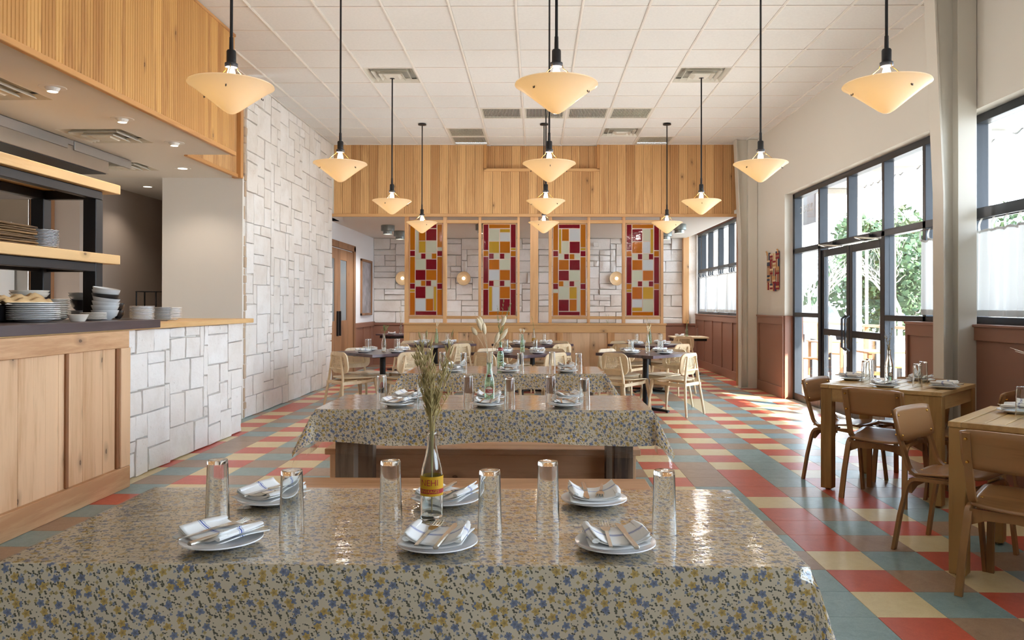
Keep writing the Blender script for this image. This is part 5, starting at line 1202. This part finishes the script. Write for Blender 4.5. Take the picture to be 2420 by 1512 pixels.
def bowl(x, y, z, r, h, mat, label, grp, tilt=(0, 0), kind='deep'):
    if kind == 'deep': prof = [(0, .0), (r * .45, 0), (r * .5, .006), (r * .85, h * .42), (r, h * .93), (r, h), (r * .96, h), (r * .8, h * .45), (r * .42, .01), (0, .01)]
    else: prof = [(0, .0), (r * .62, 0), (r * .66, .004), (r, h), (r * .97, h), (r * .6, .008), (0, .008)]
    o = MB().lathe(prof, 32).build('bowl', mat, None, smooth=50); o.location = (x, y, z); o.rotation_euler = (tilt[0], tilt[1], 0); return tag(o, label, 'bowl', grp)
ZB, ZW = 1.241, 1.211
stack_plates(-3.41, 5.23, ZB, .158, 9, .0135, PORC, 'wide white plate, leftmost tall stack', 'wide plates on the butcher block')
stack_plates(-3.66, 5.86, ZB, .107, 11, .0135, PORCC, 'cream plate, stack behind the small bowl', 'cream plates behind the small bowl')
bowl(-3.22, 5.42, ZB, .07, .05, PORCC, 'small flared cream bowl at the front of the dark board', 'single bowl', kind='flare')
stack_plates(-3.30, 5.75, ZB, .088, 6, .0085, PORCC, 'small cream plate, low front stack', 'small cream plates right of the flared bowl')
for k in range(2): bowl(-3.80, 5.78, 1.395 + k * .02, .13, .05, PORCC, f'wide shallow cream bowl on the towel side, {("lower", "upper")[k]} one', 'wide bowls by the towel')
for k, (m_, dz, h_, l) in enumerate(((PORCG, 0, .07, 'grey wide bowl at the bottom of the stack before the shelf post'), (BLKC, .055, .1, 'large black bowl between two grey bowls'), (PORCG, .135, .06, 'grey wide bowl on top of the large black bowl'), (PORCG, .16, .055, 'uppermost grey bowl on the black bowl stack'))): bowl(-3.72, 6.35, ZB + dz, .115 if k != 1 else .105, h_, m_, l, 'grey and black bowls by the post')
for k, (dz, tl, m_) in enumerate(((0, 0, PORCG), (.038, .02, PORCG), (.068, .1, PORCG), (.10, .16, PORCG), (.128, .08, BLKC), (.155, .1, PORCG), (.172, .17, PORCG))):
    bowl(-3.37, 6.03, ZB + dz, .098, .075, m_, ('black deep bowl inside the tilted grey bowl stack' if m_ is BLKC else f'deep grey bowl, {("bottom", "second up", "third up", "fourth up", "", "second from top", "top")[k]} of the tilted stack'), 'tilted deep bowls', (0, tl))
stack_plates(-3.38, 6.62, ZW, .097, 10, .0125, PORC, 'white side plate, first stack past the dark board', 'side plates past the dark board')
stack_plates(-3.42, 7.05, ZW, .09, 11, .0105, PORCG, 'grey white saucer plate, middle stack past the dark board', 'middle plate stack on the wooden top')
stack_plates(-3.50, 7.42, ZW, .09, 7, .0155, PORC, 'white side plate, farthest stack on the wooden top', 'farthest plate stack')
for k in range(2): bowl(-3.9, 7.2, ZW + .02 + k * .07, .055, .07, BLKC, f'small black cup bowl beside the corridor, {("lower", "upper")[k]}', 'small black cups')
tag(MB().bbox(-.09, .09, -.12, .12, 0, .02).xf(Matrix.Translation((-3.9, 7.2, 1.211))).build('black_tray', BLKC), 'flat black tray under the two small black cups', 'tray')
tw = MB().grid(20, 14, lambda u, v: (-3.62 + (u - .5) * .22, 5.35 + (v - .5) * .5, 1.37 + .055 * sin(u * pi) * (.5 + .6 * v) + .012 * sin(v * 19 + u * 7) + .008 * sin(u * 23)))
o = tw.build('kitchen_towel', TOWEL, None, smooth=True, fix=False); solid(o, .006); tag(o, 'crumpled tan kitchen towel lying behind the wide plates', 'towel')
tag(MB().bbox(-3.80, -3.56, 5.1, 5.6, 1.241, 1.36, .01).build('towel_tray', BLKC), 'dark box supporting the crumpled tan towel', 'box')
# on the middle shelf: scalloped plates and bamboo-edged trays
stack_plates(-3.62, 5.63, 1.7655, .115, 12, .0105, PORCG, 'scalloped grey plate on the shelf', 'scalloped plates on the pass shelf', scal=.02)
stack_plates(-3.80, 5.42, 1.7655, .10, 13, .0125, PORCG, 'scalloped grey plate, rear shelf stack', 'rear scalloped plates on the pass shelf', scal=.02)
HORN = wood('mottled_horn_bamboo', dec('8E6E48'), dec('3A2A20'), dec('2A1D18'), 'Y', .35, tint=.35, fine=14, rings=9)
R = random.Random(12)
for k in range(9):
    t = thing('bamboo_tray', f'mottled bamboo edged tray on the pass shelf, {("bottom", "second", "third", "fourth", "fifth", "sixth", "seventh", "eighth", "top")[k]} of the pile', 'tray', (-3.60 + R.uniform(-.01, .01), 5.14 + R.uniform(-.02, .02), 1.7655 + k * .0155), R.uniform(-.08, .08), 'bamboo edged trays')
    MB().bbox(-.10, .10, -.26, .24, .003, .008).build('base', W_DARK, t)
    for s in (-1, 1):
        y = -.27
        MB().tube([(s * .105, y + q * .52 / 8, .0078 + R.uniform(-.001, .001)) for q in range(9)], [.0075 * R.uniform(.8, 1.15) for _ in range(9)], 7).build('rim_cane', HORN, t, smooth=60)
    MB().tube([(-.1, .25, .0078), (0, .252, .0075), (.1, .25, .0078)], .0072, 7).build('rim_cane', HORN, t, smooth=60)
# ================================================================= CAFE CURTAINS
def curtain(y0, y1, x, z0, z1, label, seed, fold=.1, amp=.02, rod=True, tabs=True):
    t = thing('cafe_curtain', label, 'curtain', (x, (y0 + y1) / 2, 0)); L_ = y1 - y0; R = random.Random(seed); ph = [R.uniform(0, 6) for _ in range(4)]; top = z1 - .09
    def fn(u, v):
        f = .55 + .45 * (1 - v); s = u * L_
        return (-amp * f * (sin(2 * pi * s / fold + ph[0] + .6 * sin(s * 5 + ph[1])) + .4 * sin(2 * pi * s / fold * 2.3 + ph[2])), -L_ / 2 + s, z0 + v * (top - z0) - .018 * (1 - cos(2 * pi * s / .16)) * .5 * v)
    nu = max(24, int(L_ / .012)); MB().grid(nu, 14, fn).build('panel', CURT, t, smooth=True, fix=False)
    fnh = lambda u, v: (fn(u, .0)[0] - .002, fn(u, 0)[1], z0 + .002 + v * .05)
    MB().grid(nu, 1, fnh).build('hem', CURT, t, smooth=True, fix=False); MB().grid(nu, 1, lambda u, v: (fn(u, 1)[0] - .002, fn(u, 1)[1], fn(u, .97 + .03 * v)[2])).build('heading', CURT, t, smooth=True, fix=False)
    n = max(2, round(L_ / .16))
    for k in range(n + 1):
        y = -L_ / 2 + L_ * k / n; MB().grid(1, 6, lambda u, v: (-.014 * sin(v * pi) - .002 + fn(min(.999, k / n), 1)[0] * (1 - v), y + (u - .5) * .035, top - .02 + v * .11)).build('tab', CURT, t, smooth=True, fix=False)
    MB().tube([(0, -L_ / 2 - .02, z1 - .008), (0, L_ / 2 + .02, z1 - .008)], .006, 8).build('rod', BLACKA, t)
    return t
curtain(5.62, 6.66, 3.70, 1.275, 2.09, 'white linen cafe curtain in the window at the right picture edge', 1, .17, .034)
curtain(4.52, 5.60, 3.70, 1.275, 2.09, 'white linen cafe curtain in the second bay, beyond the right picture edge', 2, .17, .034)
curtain(7.03, 7.50, 3.70, 1.275, 2.09, 'narrow white linen cafe curtain left of the steel column', 3, .15, .012)
for k, (a, c) in enumerate(((13.45, 14.72), (14.78, 15.57), (15.63, 16.47), (16.53, 17.17))): curtain(a, c, 3.60, 1.225, 2.07, f'white gathered cafe curtain in the recess window, {("nearest", "second", "third", "farthest")[k]} of the four', 5 + k, .11, .02)
# ================================================================= TEXTILE WALL HANGING
th = thing('patchwork_hanging', 'small woven patchwork hanging of red, navy and cream strips', 'wall hanging', (3.615, 11.9, 1.58))
pat = [['r', 'c', 'r', 'b', 'c', 'r', 'o'], ['c', 'r', 'c', 'o', 'r', 'c', 'b'], ['b', 'c', 'r', 'c', 'r', 'b', 'c'], ['o', 'r', 'c', 'b', 'c', 'r', 'c']]
R = random.Random(6)
for i in range(4):
    for j in range(5):
        y0 = -.29 + i * .145; z0 = .0 + j * .115 + (.02 if i in (0, 3) else 0); vert = (i + j) % 2
        cols = [R.choice('rcbotcr') for _ in range(4)]
        for k in range(4):
            if vert: q = (y0 + k * .036, y0 + (k + 1) * .036 - .001, z0, z0 + .114)
            else: q = (y0, y0 + .144, z0 + k * .0287, z0 + (k + 1) * .0287 - .001)
            MB().box(-.008 - R.uniform(0, .004), 0, *q).build('strip', PATCH[cols[k]], th)
for y in (-.27, .27): MB().tube([(-.012, y, .56), (-.014, y, .6), (-.02, y + .02, .62)], .012, 6).build('hanging_peg', PATCH['t'], th)
# ================================================================= TABLES IN THE RECESS
for (x, y, l, wood_) in ((3.0, 15.4, 'pale square table in the far right corner of the recess', W_CANE), (-2.9, 16.3, 'dark table beyond the divider, near the brown wainscot', W_DARK)):
    t = thing('recess_table', l, 'table', (x, y, 0), pi / 4 if x < 0 else 0)
    for k in range(3): MB().bbox(-.34, .34, -.34 + k * .2267, -.34 + (k + 1) * .2267 - .001, .715, .745, .002).build('board', wood_, t)
    MB().bbox(-.33, .33, -.2, .2, .66, .714).build('frame_bracket', BLACK, t); MB().lathe([(0, .03), (.035, .03), (.035, .66), (0, .66)], 16).build('pedestal', BLACK, t); MB().lathe([(0, 0), (.24, 0), (.24, .015), (.04, .035), (0, .035)], 24).build('base', BLACK, t)
dup(CC, (2.78, 15.0, 0), 0.1, 'cane-back chair at the pale table in the far right corner', 'cane-back chairs')
for x, y, w_ in ((2.82, 15.32, 'left side of the pale corner table'), (-3.02, 16.2, 'dark table beyond the divider')):
    setting(x, y, .746, .2, f'{w_}', 'in the recess')
inst('gl', (3.18, 15.45, .746), 0, 'upturned glass on the pale corner table in the recess', 'recess glasses', 'glass'); inst('gl', (-2.72, 16.3, .746), 0, 'upturned glass on the dark table beyond the divider', 'recess glasses', 'glass')
bottle(2.98, 15.42, .746, .2, .03, GREENG, 'small green bottle on the pale corner table'); bouquet(2.98, 15.42, .752, 3, .36, .05, GRASS3, 'thin green sprig on the pale corner table', 'leaf', 51, .2)
# sprigs of tables behind the glass, seen over the half wall
for k, (x, y, hh, mt, hd2, l) in enumerate(((-1.15, 14.9, .45, GRASS3, 'leaf', 'green sprig visible below the left wall sconce'), (1.37, 14.9, .47, GRASS3, 'leaf', 'green sprig visible below the right wall sconce'))):
    t = thing('booth_table', ('dark booth table behind the divider, below the left sconce', 'dark booth table behind the divider, below the right sconce')[k], 'table', (x, y, 0), pi / 4)
    MB().bbox(-.38, .38, -.38, .38, .715, .745).build('tabletop', W_DARK, t); MB().lathe([(0, .0), (.22, 0), (.22, .015), (.035, .03), (.035, .715), (0, .715)], 16).build('pedestal', BLACK, t)
    bottle(x, y, .746, .22, .03, GREENG, l.replace('sprig', 'sprig bottle')[:70]); bouquet(x, y, .752, 3, hh, .05, mt, l, hd2, 60 + k, .22)
bottle(-2.86, 16.35, .746, .22, .03, CLRB, 'clear bottle on the dark table beyond the divider'); bouquet(-2.86, 16.35, .752, 4, .62, .06, GRASS1, 'dark dried sprig rising left of the divider', 'leaf', 71, .22)
# power outlets
for x, l in ((2.78, 'white power outlet on the far brown wainscot at right'), (-2.60, 'white power outlet on the far brown wainscot at left')):
    t = thing('power_outlet', l, 'outlet', (x, 17.555, .86)); cp_ = MB().bbox(-.05, .05, -.006, 0, -.04, .04).build('cover_plate', PLASTW, t)
    for s in (-1, 1): MB().bbox(s * .022 - .009, s * .022 + .009, -.0075, -.005, -.015, .015, .001).build('socket', DARKH, cp_)
# ================================================================= OUTSIDE
tag(MB().box(3.9, 90, -30, 110, -.25, -.13).build('patio_ground', CONC), kind='structure')
cn = thing('porch_canopy', 'corrugated metal canopy over the pavement outside the windows', 'canopy', (3.9, 5, 4.0))
nn = 240; L0, L1 = -12, 14
m = MB().grid(nn * 2, 1, lambda u, v: (.05 + v * 3.5, L0 + u * (L1 - L0), .10 - .02 * v + .028 * sin(u * nn * pi * .62))); o = m.build('corrugated_sheet', CANW, cn, smooth=True, fix=False); solid(o, .004)
MB().grid(nn * 2, 1, lambda u, v: (3.555, L0 + u * (L1 - L0), .05 + .035 * v + .028 * sin(u * nn * pi * .62))).build('drip_edge', plain('dark_drip_edge', dec('54544F'), .6), cn, fix=False)
MB().box(0, .05, L0, L1, -.1, .2).build('ledger', EXTW, cn)
for k in range(9): MB().box(.05, 3.4, L0 + 1 + k * 3, L0 + 1.08 + k * 3, -.06, .05).build('rafter', EXTW, cn)
for k, y in enumerate((-3.5, 3.2, 17.4)):
    t = thing('porch_post', ('square porch post outside, near end', 'square porch post outside, middle', 'square porch post outside, seen through the left door panes')[k], 'post', (7.1, y, -.13)); MB().bbox(-.11, .11, -.11, .11, 0, 4.15).build('shaft', EXTW, t); MB().bbox(-.16, .16, -.16, .16, 0, .12).build('base', EXTW, t)
sg = thing('hanging_sign', 'grey hanging sign panel outside the leftmost upper pane', 'sign', (4.42, 12.62, 2.68)); MB().bbox(-.015, .015, -.26, .26, 0, .5).build('panel', SIGNG, sg); MB().bbox(-.01, .01, -.28, .28, .5, .53).build('hanger_bar', BLACKA, sg)
for q in (-.2, .2): MB().bbox(-.006, .006, q - .006, q + .006, .53, 1.37).build('hanger_rod', BLACKA, sg)
vs, fs = text_mesh('BLDG C', .15)
tx = MB().add([(0, v[0], v[1]) for v in vs], fs).build('window_lettering', DECAL, None, fix=False); tx.location = (XG + .058, 10.98, 2.72); tag(tx, 'white BLDG C lettering on the leftmost upper pane, reversed', 'lettering')
# wooden railing, patio table, chairs
def patio_chair(x, y, rz, label):
    t = thing('patio_chair', label, 'chair', (x, y, -.13), rz, 'patio chairs')
    MB().bbox(-.22, .22, -.2, .22, .42, .45).build('seat', PATIO, t); MB().bbox(-.22, .22, -.23, -.2, .55, .88).build('backrest', PATIO, t)
    for a in (-.2, .2):
        for b_ in (-.2, .2): MB().bbox(a - .02, a + .02, b_ - .02, b_ + .02, 0, .42 if b_ > 0 else .88).build('leg', BLKM, t)
for k, (x, y, r) in enumerate(((5.2, 12.2, 1.2), (6.1, 13.6, -1.9), (5.6, 15.6, .8), (6.6, 17.2, -2.2))): patio_chair(x, y, r, f'timber patio chair outside the glass doors, {("nearest", "second", "third", "farthest")[k]}')
for k, (x, y) in enumerate(((5.7, 12.9), (6.2, 16.4))):
    t = thing('patio_table', f'timber patio table outside the glass doors, {("nearer", "farther")[k]} one', 'table', (x, y, -.13)); 
    for q in range(5): MB().bbox(-.4, .4, -.4 + q * .16, -.25 + q * .16, .72, .75).build('slat', PATIO, t)
    for a in (-.34, .34):
        for b_ in (-.34, .34): MB().bbox(a - .03, a + .03, b_ - .03, b_ + .03, 0, .72).build('leg', PATIO, t)
t = thing('timber_railing', 'low timber railing along the patio edge', 'railing', (7.6, 20, -.13))
for k in range(6): MB().bbox(-.05, .05, -8 + k * 3 - .05, -8 + k * 3 + .05, 0, 1.05).build('post', PATIO, t)
MB().bbox(-.06, .06, -8.1, 7.1, 1.0, 1.06).build('top_rail', PATIO, t)
# neighbouring wing seen through the recess window
bw = thing('neighbour_building', 'pale stucco wing with grey base beyond the recess window', 'building', (8.0, 42, -.13)); MB().box(0, 2.2, -8, 8, 2.1, 6).build('upper_wall', EXTW, bw); MB().box(-.05, 2.25, -8.05, 8, 0, 2.1).build('lower_wall', EXTG, bw); MB().bbox(.6, 1.5, -8.1, -8.05, 0, 2.0).build('door', PATIO, bw)
# car
def car(x, y, rz, label):
    t = thing('parked_car', label, 'car', (x, y, -.13), rz)
    pr_ = [(-2.2, .35), (-2.25, .75), (-1.95, .95), (-1.15, 1.02), (-.45, 1.45), (.75, 1.48), (1.45, 1.05), (2.05, .95), (2.2, .6), (2.15, .3)]
    MB().prism(pr_, -.86, .86, 'Y').build('body', CARP, t); MB().prism([(-1.02, 1.03), (-.42, 1.40), (.70, 1.43), (1.3, 1.06)], -.875, .875, 'Y').build('side_windows', CARG, t)
    MB().add([(-1.14, -.75, 1.04), (-1.14, .75, 1.04), (-.5, .68, 1.43), (-.5, -.68, 1.43)], [(0, 1, 2, 3)]).build('windscreen', CARG, t)
    for a in (-1.4, 1.35):
        for s in (-1, 1): MB().lathe([(0, -.1), (.2, -.1), (.33, -.1), (.34, 0), (.33, .1), (.2, .1), (0, .1)], 24).xf(Matrix.Translation((a, s * .80, .34)) @ Matrix.Rotation(pi / 2, 4, 'X')).build('wheel', BLKM, t, smooth=40)
car(11.6, 33.0, 1.5, 'silver parked car beyond the left sidelight'); car(24, 52, .2, 'silver parked car far across the lot')
# trees
def ever(x, y, h, w_, seed, label):
    t = thing('evergreen_tree', label, 'tree', (x, y, -.13), 0, 'evergreens across the lot'); R = random.Random(seed)
    MB().tube([(0, 0, 0), (.1, 0, h * .5), (0, 0, h * .8)], [.22, .15, .05], 8).build('trunk', BARK, t)
    m = MB(); blobs = [(R.gauss(0, w_ * .35), R.gauss(0, w_ * .3), h * (.18 + .76 * R.random())) for _ in range(26)]
    for bx, by_, bz in blobs:
        rr = w_ * .30 * (1.15 - .6 * bz / h)
        for q in range(110):
            th = R.uniform(0, 2 * pi); e = math.acos(R.uniform(-1, 1)); rad = rr * R.uniform(.6, 1.05); c = Vector((bx + rad * cos(th) * sin(e), by_ + rad * sin(th) * sin(e), max(.1, bz + rad * cos(e)))); s = R.uniform(.08, .2)
            a = Vector((R.uniform(-1, 1), R.uniform(-1, 1), R.uniform(-1, 1))).normalized() * s; b_ = Vector((R.uniform(-1, 1), R.uniform(-1, 1), R.uniform(-1, 1))).normalized() * s
            m.add([c - a, c + b_, c + a, c - b_], [(0, 1, 2, 3)])
    m.build('foliage', LEAF, t, fix=False)
for k, (x, y, h, w_) in enumerate(((16, 36, 5.4, 3.6), (19.5, 42, 6.6, 4.4), (18.4, 38, 5.6, 3.8), (23, 44, 6.8, 4.6), (21.5, 47, 6.5, 4.5), (26.5, 47, 6.2, 4.6))): ever(x, y, h, w_, k, f'bushy evergreen across the lot, {("first", "second", "third", "fourth", "fifth", "sixth")[k]} from the left')
def bare(x, y, h, seed, label):
    t = thing('bare_tree', label, 'tree', (x, y, -.13)); R = random.Random(seed); trunk = MB(); br = MB()
    def grow(p, d, l, r, dep):
        q = [p]; 
        for k in range(3): d = (d + Vector((R.uniform(-.1, .1), R.uniform(-.1, .1), R.uniform(-.02, .08)))).normalized(); q.append(q[-1] + d * l / 3)
        (trunk if dep == 0 else br).tube(q, [r, r * .88, r * .78, r * .68], 6 if dep < 2 else 4, cap=False)
        if dep < 6:
            for k in range(3 if dep < 2 else 2):
                ax = Vector((R.uniform(-1, 1), R.uniform(-1, 1), R.uniform(-.2, .5))).normalized(); nd = (d + ax * R.uniform(.45, .8)).normalized(); grow(q[-1] if k else q[2], nd, l * R.uniform(.66, .85), r * .62, dep + 1)
    grow(Vector((0, 0, 0)), Vector((0, 0, 1)), h * .26, .11, 0)
    trunk.build('trunk', BARK, t, smooth=True); br.build('branches', BARK, t, smooth=True)
bare(15.6, 33.5, 5.2, 4, 'bare pale branched tree seen through the right sidelight'); bare(9.9, 28.5, 4.6, 9, 'bare pale tree seen through the left sidelight')
for k, (x, y) in enumerate(((12.9, 30.5), (14.9, 32.5))):
    t = thing('lamp_post', ('slim pale lot pole seen in the left door pane', 'slim pale lot pole seen in the right door pane')[k], 'pole', (x, y, -.13)); MB().tube([(0, 0, 0), (0, 0, 4.3)], .06, 8).build('pole', EXTW, t); MB().bbox(-.5, .5, -.05, .05, 4.25, 4.33).build('cross_arm', EXTW, t)
